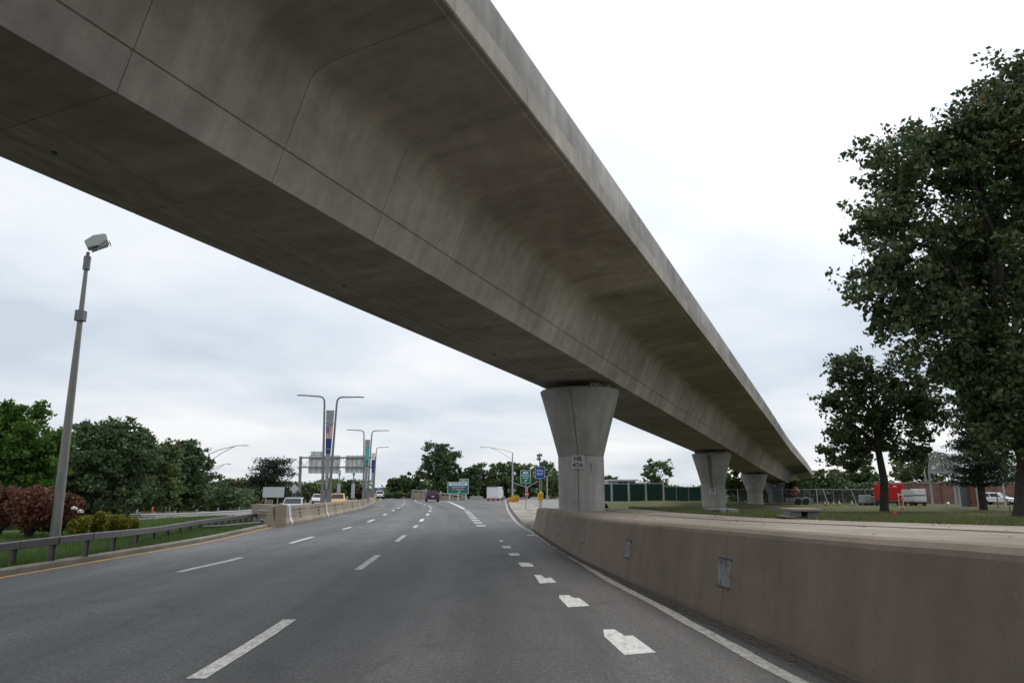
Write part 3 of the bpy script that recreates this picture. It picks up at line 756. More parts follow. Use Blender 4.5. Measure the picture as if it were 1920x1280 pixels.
def conifer(label, px, Y, top, bottom, hw, kind='pine', base_z=0.0, tiers=16, trunk_px=6, per=260, leaf=.3, name='pine_tree', lean=0, flat=True, top_hw=.25):
    rs = np.random.default_rng(int(px * 3 + Y)); k = pxm(Y); X = WY(px, HZ, Y).x
    d = ray(px, top); zt = CH + d.z * Y / d.y; d = ray(px, bottom); zb = max(base_z + .2, CH + d.z * Y / d.y)
    t = thing(name, label, 'tree', (X, Y, base_z)); tb = MB(); tr = trunk_px * k / 2
    tb.tube([(X, Y, base_z - .3), (X, Y, (base_z + zt) / 2), (X + lean * k, Y, zt)], [tr * 1.2, tr * .8, tr * .1], 9)
    P_ = []
    for i in range(tiers):
        f = i / (tiers - 1); z = zb + (zt - zb) * f * .97; L_ = hw * k * (1 - (1 - top_hw) * f ** 1.6) * rs.uniform(.75, 1.1)
        for j in range(7):
            az_ = rs.uniform(0, 6.283); l_ = L_ * rs.uniform(.55, 1.05); e_ = Vector((X + math.cos(az_) * l_, Y + math.sin(az_) * l_, z + rs.uniform(-.04, .1) * l_ + .06 * l_))
            a_ = Vector((X, Y, z - .12 * l_)); tb.tube([a_, a_.lerp(e_, .5) + Vector((0, 0, .05 * l_)), e_], [tr * .28, tr * .16, tr * .05], 5)
            m_ = int(per / 7 * l_ / max(.1, hw * k) * 1.6) + 6
            u_ = rs.beta(2.2, 1.3, m_)[:, None]; ln = np.array(a_)[None] * (1 - u_) + np.array(e_)[None] * u_
            w_ = .13 * hw * k
            P_.append(ln + rs.normal(size=(m_, 3)) * np.array([w_, w_, w_ * .38]))
    tb.build('trunk', M['bark'], t, world=True, smooth=True)
    leaf_mesh('crown', np.concatenate(P_), leaf, LM[kind], t, aspect=.35)
    return t

# --- right side
lz = lambda px, Y: lawnZ(WY(px, HZ, Y).x, Y)
tree('very tall dark oak at the right edge with a rust tinted top', 1920, 46, 70, 850, 228, ('oak', 'oak_rust'), trunk_px=40, clumps=560, per=125, leaf=.38, base_z=lz(1905, 46), spread=.085, name='oak_tree', depth=.9, seed=5,
     lobes=[(1905, 165, 75), (1960, 260, 130), (1850, 225, 70), (1885, 330, 110), (1790, 300, 70), (1735, 275, 48), (1665, 305, 42, -3), (1700, 350, 62), (1640, 335, 26, 2), (1650, 430, 62, -3), (1770, 410, 90), (1610, 500, 36, 2), (1655, 520, 60), (1620, 560, 24, -2), (1740, 520, 85), (1860, 490, 120, 4), (1700, 595, 62), (1648, 590, 22), (1800, 610, 95), (1910, 640, 110), (1835, 700, 72), (1760, 690, 55, 3), (1920, 770, 90), (1880, 810, 55), (1960, 480, 140)])
tree('medium dark oak with rounded crown and forked trunk in front of the red container', 1655, 58, 632, 872, 128, 'oak', trunk_px=14, clumps=230, per=85, leaf=.30, base_z=lz(1655, 58), spread=.11, name='oak_tree', seed=3,
     lobes=[(1598, 690, 40), (1560, 700, 24), (1690, 672, 42), (1640, 665, 24), (1660, 740, 62), (1600, 760, 44), (1555, 760, 16), (1720, 740, 52), (1580, 820, 40), (1560, 850, 22), (1625, 815, 48), (1700, 815, 55), (1750, 778, 34), (1722, 842, 22), (1600, 860, 20)])
conifer('dark conifer with drooping tiers in front of the brick wall by the glazed shelter', 1840, 62, 690, 905, 56, base_z=lz(1832, 62), tiers=26, trunk_px=12, per=420, leaf=.3, name='cedar_tree')
tree('broad olive green tree behind the brick wall and glazed shelter', 1745, 105, 842, 905, 62, 'light', clumps=60, per=80, leaf=.36)
tree('small olive green tree rising behind the brick wall left of the shelter', 1702, 112, 858, 908, 30, 'mid', clumps=40, per=70, leaf=.36)
tree('green tree behind the brick wall at the far right beneath the oak', 1885, 110, 850, 915, 50, 'mid', clumps=50, per=70, leaf=.36)
tree('light green tree behind the medium oak and above the chain link fence', 1600, 100, 846, 925, 44, 'light', clumps=60, per=80, leaf=.34)
tree('green thicket tree at the end of the guideway', 1548, 96, 878, 945, 36, 'mid', clumps=60, per=80, leaf=.32)
tree('dark thicket tree just right of the guideway end behind the cones', 1510, 108, 893, 948, 36, 'dark', clumps=60, per=80, leaf=.34)
tree('dark thicket tree behind the grey containers', 1632, 98, 882, 948, 40, 'dark', clumps=60, per=80, leaf=.34)
tree('dark thicket tree between the containers and the cones', 1575, 104, 902, 948, 34, 'dark', clumps=50, per=80, leaf=.34)
tree('light green tree seen between the second and third piers', 1383, 96, 872, 950, 36, 'light', clumps=60, per=90, leaf=.32)
tree('dark tree seen between the third and fourth piers', 1440, 125, 905, 948, 34, 'dark', clumps=40, per=80, leaf=.36)
tree('dark tree under the guideway behind the orange tank', 1472, 120, 912, 948, 30, 'dark', clumps=40, per=80, leaf=.36)
tree('small open crowned tree standing behind the green fence', 1230, 84, 852, 925, 33, 'mid', trunk_px=4, clumps=26, per=70, leaf=.33, spread=.19, seed=9)
tree('olive green tree just right of the nearest pier', 1142, 120, 887, 930, 32, 'mid', clumps=40, per=80, leaf=.4)
# --- centre
ct = [(1055, 150, 872, 40, 'mid', 'tree partly hidden by the nearest pier'), (1020, 165, 862, 32, 'dark', 'dark tree behind the blue call box sign'), (985, 160, 866, 34, 'mid', 'mid green tree behind the green exit arrow sign'),
      (948, 175, 858, 36, 'dark', 'dark tree behind the single arm street light'), (908, 170, 860, 36, 'mid', 'mid green tree above the white box truck'), (878, 165, 870, 30, 'dark', 'tree right of the tallest central tree, behind the white box truck'),
      (848, 178, 885, 26, 'dark', 'low dark tree directly behind the green exit panel sign')]
for i, (px, Y, tp, hw, kd, lb) in enumerate(ct): tree(lb, px, Y, tp, 940, hw, kd, clumps=60, per=85, leaf=.52, trunk_px=5)
tree('tallest dark rounded tree in the centre, left of the green exit panel', 820, 165, 824, 930, 44, 'dark', clumps=95, per=110, leaf=.52, trunk_px=7, seed=4)
tree('low round tree left of the tallest central tree', 772, 172, 884, 930, 28, 'dark', clumps=50, per=80, leaf=.5)
tree('low spreading tree above the hedge right of the white hatchback', 742, 178, 893, 928, 26, 'mid', clumps=50, per=80, leaf=.5)
# --- left
tree('bright green tree at the far left edge behind the red shrub', 28, 36, 752, 950, 92, 'bright', clumps=150, per=170, leaf=.20, trunk_px=20, spread=.17, seed=21)
tree('large dark green tree behind the floodlight pole', 185, 50, 778, 985, 108, 'dark', clumps=210, per=170, leaf=.24, trunk_px=22, spread=.15, seed=22)
tree('dark green tree with reddish tips between the two largest left trees', 262, 62, 808, 965, 78, 'mid', clumps=120, per=130, leaf=.27, seed=23)
tree('dark tree with rusty tips just left of the pair of arm street lights', 335, 70, 820, 962, 66, ('dark', 'autumn'), clumps=120, per=130, leaf=.29, seed=24)
tree('dark tree filling the gap at the foot of the two largest left trees', 225, 72, 850, 965, 80, 'dark', clumps=80, per=120, leaf=.29, seed=31)
tree('low distant tree right of the pair of arm street lights', 414, 120, 890, 952, 48, 'dark', clumps=60, per=80, leaf=.36)
tree('brownish low tree just left of the tall pine', 452, 112, 905, 952, 30, 'autumn', clumps=50, per=80, leaf=.36)
conifer('dark flat topped pine behind the blank sign backs', 512, 92, 862, 945, 60, tiers=15, trunk_px=7, per=520, leaf=.34, top_hw=.62)
tree('small green tree just right of the gantry left post', 578, 135, 903, 945, 26, 'mid', clumps=40, per=80, leaf=.42)
tree('dark tree behind the first median light column', 600, 160, 905, 940, 22, 'dark', clumps=40, per=80, leaf=.46)
tree('dark round tree seen under the gantry truss right of the first light column', 656, 185, 896, 936, 22, 'dark', clumps=40, per=80, leaf=.5)
tree('reddish brown tree left of the second median light column', 676, 180, 908, 938, 20, 'autumn', clumps=36, per=80, leaf=.5)
tree('low green tree between the first and second light columns', 632, 190, 910, 936, 20, 'mid', clumps=36, per=80, leaf=.5)

def shrub(label, px, Y, top, base, hw, kind, n=2600, leaf=.12, group=None, name='shrub', lobes=7, base_z=0.05):
    rs = np.random.default_rng(int(px * 5 + Y)); X = WY(px, HZ, Y).x; d = ray(px, top); zt = CH + d.z * Y / d.y; rx = hw * pxm(Y); t = thing(name, label, 'shrub', (X, Y, base_z), group=group)
    P_ = []; tb = MB(); h_ = zt - base_z
    for i in range(lobes):
        c_ = np.array([X + rs.uniform(-.65, .65) * rx, Y + rs.uniform(-.5, .5) * rx, base_z + h_ * rs.uniform(.35, .72)]); r_ = np.array([rx * .42, rx * .42, h_ * .34]) * rs.uniform(.55, 1.15)
        q = rs.normal(size=(n // lobes, 3)); q /= np.linalg.norm(q, axis=1)[:, None]; q *= rs.uniform(.5, 1.05, (len(q), 1)) ** .5
        P_.append(c_ + q * r_); tb.tube([(X, Y, base_z - .1), tuple((np.array([X, Y, base_z]) + c_) / 2), tuple(c_)], [.04, .03, .012], 5)
    P_ = np.concatenate(P_); P_ = P_[P_[:, 2] > base_z]
    tb.build('stem', M['bark'], t, world=True); leaf_mesh('foliage', P_, leaf, LM[kind], t); return t
lv = lambda px, Y: .3
rb = [(8, 22.0, 903, 50, 'red leaved shrub at the left edge of the photo, tallest of the red shrubs'), (62, 21.2, 915, 46, 'red leaved shrub just left of the floodlight pole'), (118, 22, 921, 42, 'red leaved shrub just right of the floodlight pole, with pale flower heads beside it')]
for px, Y, tp, hw, lb in rb: shrub(lb, px, Y, tp, 1010, hw, 'redbush', n=8000, leaf=.11, lobes=20, base_z=.25, group='red shrubs behind the guardrail')
yb = [(160, 20.6, 966, 24), (186, 21, 961, 24), (212, 21.6, 963, 23), (234, 22.2, 965, 20), (252, 22.8, 969, 15)]
yl = ['leftmost of the low yellow green shrubs, beside the red shrub', 'second yellow green shrub from the left', 'middle yellow green shrub of the row', 'fourth yellow green shrub from the left', 'rightmost and smallest of the yellow green shrubs']
for (px, Y, tp, hw), lb in zip(yb, yl): shrub(lb, px, Y, tp, 1000, hw, 'yellowbush', n=2200, leaf=.085, lobes=6, base_z=.2, group='low yellow green shrubs behind the guardrail')
fl = plain('white_hydrangea', (.72, .70, .62), .8)
for px, py, lb in ((139, 953, 'white flower head left of its twin beside the red shrub'), (151, 959, 'larger white flower head right of its twin beside the red shrub')):
    q = WY(px, py, 21); t = thing('flower_head', lb, 'flower', q, group='white flower heads')
    mb = MB()
    for i in range(34):
        a_, b_ = random.uniform(0, 6.28), random.uniform(-.3, 1.4); r_ = .065; c_ = (r_ * math.cos(a_) * math.cos(b_), r_ * math.sin(a_) * math.cos(b_), r_ * .75 * math.sin(b_)); mb.box(c_, (.035, .035, .015), M=Matrix.Rotation(random.uniform(0, 3), 3, Vector((random.random(), random.random(), 1)).normalized()))
    tag(mb.build('petals', fl, t), kind='stuff')
    MB().tube([(0, .05, -.7), (0, .02, -.3), (0, 0, 0)], .012, 5).build('stem', M['bark'], t)
hedge_px = [(720, 150, 923, 16), (738, 150, 924, 16), (757, 148, 921, 18), (778, 146, 919, 20), (800, 146, 920, 16)]
hl = ['first low hedge bush, right of the white hatchback', 'second low hedge bush right of the white hatchback', 'middle low hedge bush along the far verge', 'low hedge bush just left of the purple car', 'hedge bush hidden largely behind the purple car']
for (px, Y, tp, hw), lb in zip(hedge_px, hl): shrub(lb, px, Y + 10, tp, 935, hw, 'dark', n=1400, leaf=.34, lobes=7, base_z=0, group='low hedge bushes on the far verge')

# grass blades
def blades(name, mat, n, fx, h, label):
    P_ = []; 
    v = []; 
    k = 0
    X_ = np.empty((n, 3)); 
    for i in range(n): X_[i] = fx()
    az_ = rng.uniform(0, 6.283, n); wd = rng.uniform(.006, .014, n) * h / .1 * .9; hh = rng.uniform(.5, 1.3, n) * h
    dx = np.stack([np.cos(az_) * wd, np.sin(az_) * wd, np.zeros(n)], 1); ln = np.stack([rng.normal(0, .35, n) * hh, rng.normal(0, .35, n) * hh, hh], 1)
    vv = np.stack([X_ - dx, X_ + dx, X_ + ln], 1).reshape(-1, 3).astype(np.float32)
    me = bpy.data.meshes.new(name); me.vertices.add(3 * n); me.vertices.foreach_set('co', vv.ravel()); me.loops.add(3 * n); me.loops.foreach_set('vertex_index', np.arange(3 * n, dtype=np.int32))
    me.polygons.add(n); me.polygons.foreach_set('loop_start', np.arange(0, 3 * n, 3, dtype=np.int32)); me.polygons.foreach_set('loop_total', np.full(n, 3, np.int32)); me.update(); me.materials.append(mat)
    o = bpy.data.objects.new(name, me); C.objects.link(o); return tag(o, label, 'grass', kind='stuff')
def fl_():
    y = 8 + 32 * random.random() ** 1.3; o_ = random.uniform(.05, 9.0) * random.random() ** .5
    o_ = min(o_, vergeW(y) - .1); x = atY(KB, y) - o_; return (x, y, vergeZ(x, y, o_))
blades('verge_grass', M['blade_verge'], 110000, fl_, .11, 'short green grass on the verge under the left guardrail')
def fr_():
    y = 5 + 50 * random.random() ** 1.2; x = leftX(y) + .02 + 34 * random.random() ** 1.7; return (x, y, lawnZ(x, y))
blades('lawn_grass', M['blade'], 150000, fr_, .085, 'patchy olive grass of the lawn behind the right wall')

# ============================================================ guardrails
def wbeam(P, zt, h=.31, side=1, th=.0):
    """W-profile beam along P (3d points, z ignored: rail top = zt(i)); returns MB"""
    P = [Vector(p_) for p_ in P]; mb = MB(); pr = [(0, 0), (.05, -.04), (.05, -.09), (.0, -.135), (.0, -.175), (.05, -.22), (.05, -.27), (0, -.31)]
    pr = [(a_, b_ * h / .31) for a_, b_ in pr]; pr = pr + [(a_ - .014, b_) for a_, b_ in pr[::-1]]; n = len(pr)
    for i, p_ in enumerate(P):
        t = (P[min(i + 1, len(P) - 1)] - P[max(i - 1, 0)]); t.z = 0; t.normalize(); nn = Vector((t.y, -t.x, 0)) * side
        for a_, b_ in pr: mb.v.append(tuple(p_ + nn * a_ + Vector((0, 0, zt[i] + b_ - p_.z))))
    mb.f = [(j * n + i, (j + 1) * n + i, (j + 1) * n + (i + 1) % n, j * n + (i + 1) % n) for j in range(len(P) - 1) for i in range(n)] + [tuple(range(n)), tuple(range((len(P) - 1) * n, len(P) * n))]
    return mb
posts_px = [(24, 1057), (97, 1050), (161, 1042), (212, 1032), (255, 1022), (287, 1015), (314, 1007), (337, 1001), (356, 997), (374, 994), (390, 991), (404, 989), (416, 987), (428, 985), (439, 983.5), (450, 982), (461, 981), (472, 980), (483, 979)]
gp = [W(a_, b_, .12) for a_, b_ in posts_px]
d0 = gp[0] - gp[1]; gp = [gp[0] + d0 * k + Vector((0, 0, 0)) for k in (3, 2, 1)] + gp
def railtop(p_):   # top of rail measured in the photo as function of x pixel
    px = 960 + F * p_.x / (p_.y * CT - 1 * ST) if p_.y > 5 else -500
    py = float(np.interp(px, [-400, 0, 150, 285, 375, 480], [1071, 1017, 1000, 988, 974, 961.5])); d = ray(px, py); return CH + d.z * p_.y / d.y
GRR = thing('guardrail', 'weathered grey W beam guardrail on the grass verge at the left foreground', 'guardrail', (gp[4].x, gp[4].y, 0))
tops = [railtop(p_) if p_.y > 12.5 else .80 for p_ in gp]
tops = [min(max(t_, .45), .9) for t_ in tops]
def boxrail(P, T, h, d):
    mb = MB()
    for i, p_ in enumerate(P):
        t = (P[min(i + 1, len(P) - 1)] - P[max(i - 1, 0)]); t.z = 0; t.normalize(); nn = Vector((t.y, -t.x, 0))
        for a_, z_ in ((0, -.01), (.01, 0), (d - .01, 0), (d, -.01), (d, -h + .01), (d - .01, -h), (.01, -h), (0, -h + .01)): mb.v.append(tuple(p_ + nn * a_ + Vector((0, 0, T[i] + z_ - p_.z))))
    mb.f = [(j * 8 + i, (j + 1) * 8 + i, (j + 1) * 8 + (i + 1) % 8, j * 8 + (i + 1) % 8) for j in range(len(P) - 1) for i in range(8)] + [tuple(range(8)), tuple(range((len(P) - 1) * 8, len(P) * 8))]
    return mb
for i in range(0, len(gp) - 1):
    e_ = (gp[i + 1] - gp[i]).normalized() * .006
    boxrail([gp[i] + e_, gp[i + 1] - e_], [tops[i], tops[i + 1]], .15, .13).build('rail', M['galv_dark'], GRR, world=True)
for p_, t_ in zip(gp, tops):
    mb = MB(); z_ = t_ - .15
    mb.box((p_.x - .02, p_.y, z_ / 2 - .04), (.008, .11, z_ + .08)); mb.box((p_.x - .02, p_.y - .055, z_ / 2 - .04), (.07, .008, z_ + .08)); mb.box((p_.x - .02, p_.y + .055, z_ / 2 - .04), (.07, .008, z_ + .08)); mb.box((p_.x + .05, p_.y, z_ - .006), (.16, .12, .012))
    mb.build('post', M['galv_dark'], GRR, world=True)
# rub rail and bright end shoes meeting the median barrier
pr_ = [W(x_, y_, .3) for x_, y_ in ((378, 986), (420, 984), (450, 981), (485, 978))]
mb = MB(); mb.tube([Vector((p_.x + .05, p_.y, .28)) for p_ in pr_], .045, 6); mb.build('rub_rail', M['galv_dark'], GRR, world=True)

def kl(px, py, z): return W(px, py, z)
# second, paler guardrail facing the opposite road
r2 = [W(x_, y_, -.5) for x_, y_ in ((243, 972), (263, 972), (290, 971), (330, 968.5), (370, 965), (410, 961.5), (450, 959), (478, 957.5))]
G2 = thing('guardrail', 'pale second guardrail along the opposite road beyond the grass', 'guardrail', (r2[2].x, r2[2].y, 0))
for i in range(len(r2) - 1):
    tz = [CH + ray(960, 0 + y_).z * p_.y / ray(960, y_).y for p_, y_ in ((r2[i], [963, 963, 962.5, 961.5, 960.5, 958.5, 956.5, 955][i]), (r2[i + 1], [963, 963, 962.5, 961.5, 960.5, 958.5, 956.5, 955][i + 1]))]
    wbeam([r2[i], r2[i + 1]], tz, .26).build('rail', M['galv'], G2, world=True)
for p_ in r2[1:]: MB().box((p_.x - .1, p_.y, -.32), (.13, .12, .62)).build('post', M['galv'], G2, world=True)

# ============================================================ median barrier
bb = g2([(516, 987.5), (545, 983), (580, 976.5), (612, 970), (648, 961.5), (680, 954), (697, 946), (704, 941), (706, 936)]) + [(-27.5, 146), (-33, 172), (-41, 200)]
BB, _ = resample(spline(bb, 120), .5)
MBR = thing('median_barrier', 'tan concrete median barrier between the two roads with joint covers and lamp columns', 'barrier', (*BB[10], 0))
bprof = [(0, 0), (0, .10), (-.10, .28), (-.17, .80), (-.19, .82), (-.36, .82), (-.38, .80), (-.45, .28), (-.55, .1), (-.55, 0)]
bl = np.r_[0, np.cumsum(np.linalg.norm(np.diff(BB, axis=0), axis=1))]
def bpt(s_):
    p_ = Vector((float(np.interp(s_, bl, BB[:, 0])), float(np.interp(s_, bl, BB[:, 1])), 0)); q = Vector((float(np.interp(s_ + .3, bl, BB[:, 0])), float(np.interp(s_ + .3, bl, BB[:, 1])), 0)); r_ = Vector((float(np.interp(s_ - .3, bl, BB[:, 0])), float(np.interp(s_ - .3, bl, BB[:, 1])), 0))
    t = (q - r_).normalized(); return p_, Vector((t.y, -t.x, 0)), t
def sweepb(s0, s1, prof_, mat, name, n_=5, hs=1.0):
    mb = MB(); n = len(prof_)
    for s_ in np.linspace(s0, s1, n_):
        p_, rt, t = bpt(s_); hh = float(np.interp(p_.y, [30, 60, 100], [1.06, .98, .86])) * hs
        for a_, z_ in prof_: mb.v.append(tuple(p_ + rt * a_ + Vector((0, 0, z_ * hh))))
    mb.f = [(j * n + i, (j + 1) * n + i, (j + 1) * n + (i + 1) % n, j * n + (i + 1) % n) for j in range(n_ - 1) for i in range(n)] + [tuple(range(n)), tuple(range((n_ - 1) * n, n_ * n))[::-1]]
    return mb.build(name, mat, MBR, world=True)
def s_px(px):
    best = min(range(len(BB)), key=lambda i: abs(960 + F * BB[i][0] / (BB[i][1] * CT - CH * ST) - px)); return bl[best]
sj_ = [0, s_px(548), s_px(583), s_px(614), s_px(647), s_px(676)]
while sj_[-1] + 5.5 < bl[-1] - 6: sj_.append(sj_[-1] + 5.5)
for i in range(len(sj_) - 1): sweepb(sj_[i] + .01, sj_[i + 1] - .01, bprof, M['median'], 'barrier_segment')
cov = plain('pale_steel_joint_cover', (.52, .54, .55), .5, .2, .25, 6)
for px, wd in ((548, .42), (614, .42), (676, .30)):
    s_ = s_px(px); cp = [(.018, 0), (.03, .10), (-.075, .29), (-.15, .83), (-.165, .838), (-.30, .838), (-.30, .83), (-.16, .82), (-.11, .28), (-.02, .10), (-.02, 0)]
    sweepb(s_ - wd / 2, s_ + wd / 2, cp, cov, 'joint_cover', 2)
# bolt recesses and the seam line on each near segment
for i in (0, 1, 2, 3, 4):
    sm_ = (sj_[i] + sj_[i + 1]) / 2; p_, rt, t = bpt(sm_)
    for z_ in (.30, .48, .66):
        a_ = float(np.interp(z_, [.28, .8], [-.10, -.17])) + .003; q = p_ + rt * a_ + Vector((0, 0, z_)); MB().box(q, (.10, .10, .07), math.atan2(t.y, t.x)).build('bolt_recess', M['dark'], MBR, world=True)
    if i in (1, 2, 3):
        mb = MB(); mb.tube([bpt(x_)[0] + bpt(x_)[1] * (-.145) + Vector((0, 0, .66)) for x_ in np.linspace(sj_[i] + .3, sj_[i + 1] - .3, 4)], .014, 4); mb.build('seam_line', M['seam'], MBR, world=True)
# end block of barrier with rail shoes
e0, rt, t = bpt(0)
eb = thing('barrier_end_block', 'tan concrete end block of the median barrier where the guardrail bolts on', 'barrier', (e0.x - 1.1, e0.y + .4, 0))
c0 = W(470, 984, 0); c1 = W(515, 987.4, 0)
wv_ = (c1 - c0).normalized(); mb = MB(); wn = Vector((-wv_.y, wv_.x, 0)); 
mb.add([c0, c1, c1 + wn * .5, c0 + wn * .5] + [p_ + Vector((0, 0, .93)) for p_ in (c0, c1, c1 + wn * .5, c0 + wn * .5)], [(0, 1, 2, 3)[::-1], (4, 5, 6, 7), (0, 1, 5, 4), (1, 2, 6, 5), (2, 3, 7, 6), (3, 0, 4, 7)])
mb.build('block', M['median'], eb, world=True)
MB().box(c0.lerp(c1, .02) + wn * .8 + Vector((0, 0, .55)), (.28, .2, 1.15)).build('marker_post', M['coping'], eb, world=True)
for z_ in (.70, .30):
    a_ = c0.lerp(c1, .35) - wn * .04; b_ = c0.lerp(c1, .98) - wn * .04
    mb = wbeam([a_, b_], [z_, z_], .2); mb.build('rail_shoe', M['galv'], eb, world=True)
    for k in range(4): MB().box(a_.lerp(b_, .2 + .2 * k) - wn * .06 + Vector((0, 0, z_ - .1)), (.035, .035, .035)).build('bolt', M['dark'], eb, world=True)
# far barrier wall of the opposite road
mb = MB(); fb = [W(735, 934, 0), W(700, 936, 0), W(660, 937.5, 0), W(655, 939, 0)]
# ============================================================ median light columns
M['fin'] = plain('grey_fin_panel', (.30, .31, .33), .5, .1)
M['fin_navy'] = plain('navy_banner', (.03, .06, .22), .5); M['fin_red'] = plain('red_stripe', (.50, .10, .09), .5); M['fin_white'] = plain('white_stripe', (.70, .68, .66), .5)
M['fin_teal'] = plain('teal_banner', (.10, .42, .42), .5); M['fin_green'] = plain('green_banner', (.02, .24, .17), .5)
M['lamp_dark'] = plain('dark_lamp_steel', (.16, .165, .175), .5, .3)
def median_column(px, Y, ytop, fin_top, fin_bot, bands, label, only_right=False):
    k = pxm(Y); X = WY(px, HZ, Y).x; zf = lambda py: CH + ray(960, py).z * Y / ray(960, py).y
    t = thing('median_light_column', label, 'street light', (X, Y, 0), rz=R(14), group='twin arm light columns on the median')
    H = zf(ytop); zb = .8
    # twin poles leaning outward
    for sg in ((1,) if only_right else (-1, 1)):
        x0, x1, al = sg * 5.3 * .0322, sg * 11.2 * .0322, sg * 1.55
        sc_ = H / 7.1
        x0, x1, al = x0 * sc_, x1 * sc_, al * sc_
        mb = MB(); r_ = .07 * sc_
        bend = [(x1 + sg * .0, 0, H - .55 * sc_), (x1 + sg * .02, 0, H - .25 * sc_), (x1 + sg * .12 * sc_, 0, H - .08 * sc_), (x1 + sg * .3 * sc_, 0, H - .02), (x1 + al * .6, 0, H)]
        mb.tube([(x0, 0, .0), (x0 + (x1 - x0) * .5, 0, H * .5)] + bend, [r_ * 1.5, r_ * 1.1, r_ * .85, r_ * .8, r_ * .75, r_ * .7, r_ * .6], 10)
        mb.build('pole', M['pole'], t, smooth=True)
        mb = MB(); mb.tube([(x1 + al * .55, 0, H), (x1 + al * .95, 0, H + .02)], [.04, .05], 6); mb.box((x1 + al * .85, 0, H + .01), (al * .42, .16, .055)); mb.build('lamp_head', M['lamp_dark'], t)
        MB().box((x0, 0, zb + .35), (.30 * sc_, .3 * sc_, .9)).build('base_box', M['pole'], t)
    if only_right: return t
    # tapered fin with printed bands
    zt, z0 = zf(fin_top), zf(fin_bot); wt, wb_ = .245 * H / 7.1, .07 * H / 7.1
    wz = lambda z: wb_ + (wt - wb_) * (z - z0) / (zt - z0)
    mb = MB(); mb.prism([(-wb_, z0), (wb_, z0), (wt, zt), (-wt, zt)], 'y', -.04, .04); fin = mb.build('fin_panel', M['fin'], t)
    for y0, y1, mat in bands:
        za, zc_ = zf(y1), zf(y0)
        if mat == 'flag':
            def q(u0, u1, v0, v1, mt, nm, e_=.05):
                f = lambda u, v: (wz(v) * u, v); A_ = [f(u0, v0), f(u1, v0), f(u1, v1), f(u0, v1)]; MB().prism(A_, 'y', -e_, e_).build(nm, M[mt], fin)
            for i in range(7): q(-1 + 2 * i / 7, -1 + 2 * (i + 1) / 7, za, zc_, 'fin_red' if i % 2 == 0 else 'fin_white', 'flag_stripe', .05)
            vm = za + (zc_ - za) * .46; q(-1.02, .0, vm, zc_ + .005, 'fin_navy', 'flag_canton', .058)
            mbs = MB()
            for a_ in range(3):
                for b_ in range(4): mbs.box((-wz(vm) * (.2 + .3 * a_), -.06, vm + (zc_ - vm) * (.14 + .24 * b_)), (.035, .006, .035), M=Matrix.Rotation(R(45), 3, 'Y'))
            mbs.build('flag_stars', M['fin_white'], fin)['kind'] = 'stuff'
        else:
            A_ = [(-wz(za) * 1.03, za), (wz(za) * 1.03, za), (wz(zc_) * 1.03, zc_), (-wz(zc_) * 1.03, zc_)]; MB().prism(A_, 'y', -.055, .055).build('banner_band', M[mat], fin)
    for py in bars:
        z = zf(py); f = (z / H); xx = (5.5 + 3.5 * f) * .0322 * H / 7.1 + .12; MB().tube([(-xx, -.06, z), (xx, -.06, z)], .025, 6).build('cross_bar', M['galv'], t)
    return t
bars = (793, 842, 892)
median_column(611.5, 47.5, 743, 769, 917, [(800, 822, 'flag'), (822, 850, 'fin_navy')], 'nearest twin arm light column, its grey fin printed with a flag over navy')
bars = (838, 870, 893)
median_column(685.5, 76, 806.5, 824, 932, [(836, 842, 'fin_teal'), (842, 862, 'fin_teal'), (862, 874, 'fin_green')], 'second twin arm light column, its grey fin printed teal over green')
bars = (880,)
mc3 = median_column(697.5, 102, 838, 849, 925, [(849, 862, 'fin_white'), (862, 885, 'fin_navy')], 'third light column, fin printed pale over blue, farthest of the median columns')
for ch in kids(mc3):
    if ch.name.startswith(('pole', 'lamp_head')) and ch.data.vertices[0].co.x < 0: bpy.data.objects.remove(ch)

# ============================================================ sign gantry (seen from behind)
YG = 118; gz = lambda py: CH + ray(960, py).z * YG / ray(960, py).y; gx = lambda px: WY(px, HZ, YG).x + (0)
GN = thing('sign_gantry', 'grey truss sign gantry spanning the opposite road, seen from behind', 'gantry', (gx(562), YG, 0))
def gbar(name, x0, z0, x1, z1, r_=.09, y=0.0, m=M['pole'], n=8): return MB().tube([(x0, YG + y, z0), (x1, YG + y, z1)], r_, n).build(name, m, GN, world=True)
gbar('post', gx(562), -.5, gx(560), gz(855), .24); gbar('post', gx(700), 0, gx(700), gz(855), .2)
xl, xr = gx(560), gx(702)
for y_ in (-.6, .6):
    for py in (857.5, 875.5): gbar('chord', xl, gz(py), xr, gz(py), .10, y_)
nseg = 14
for i in range(nseg):
    xa, xb = xl + (xr - xl) * i / nseg, xl + (xr - xl) * (i + 1) / nseg; za, zb_ = gz(857.5), gz(875.5)
    if i % 2: za, zb_ = zb_, za
    gbar('brace', xa, za, xb, zb_, .04, -.6, n=5)
M['panel_back'] = plain('pale_sign_panel_back', (.66, .70, .69), .5)
def backsign(px0, px1, py0, py1, stiff):
    xa, xb, za, zb_ = gx(px0), gx(px1), gz(py1), gz(py0)
    s_ = MB().box(((xa + xb) / 2, YG + .85, (za + zb_) / 2), (xb - xa, .06, zb_ - za)).build('sign_panel', M['panel_back'], GN, world=True)
    for i in range(stiff):
        x_ = xa + (xb - xa) * (i + .5) / stiff; o = MB().box((x_, YG + .74, (za + zb_) / 2), (.06, .10, (zb_ - za) * 1.04)).build('stiffener', M['galv'], GN, world=True)
        
    for z_ in (za + (zb_ - za) * .2, za + (zb_ - za) * .78): MB().box(((xa + xb) / 2, YG + .8, z_), (xb - xa, .05, .05)).build('stiffener', M['galv'], GN, world=True)
backsign(573, 633, 853, 887, 6); backsign(576, 602, 845.5, 853, 2); backsign(643, 687, 853, 886, 5)
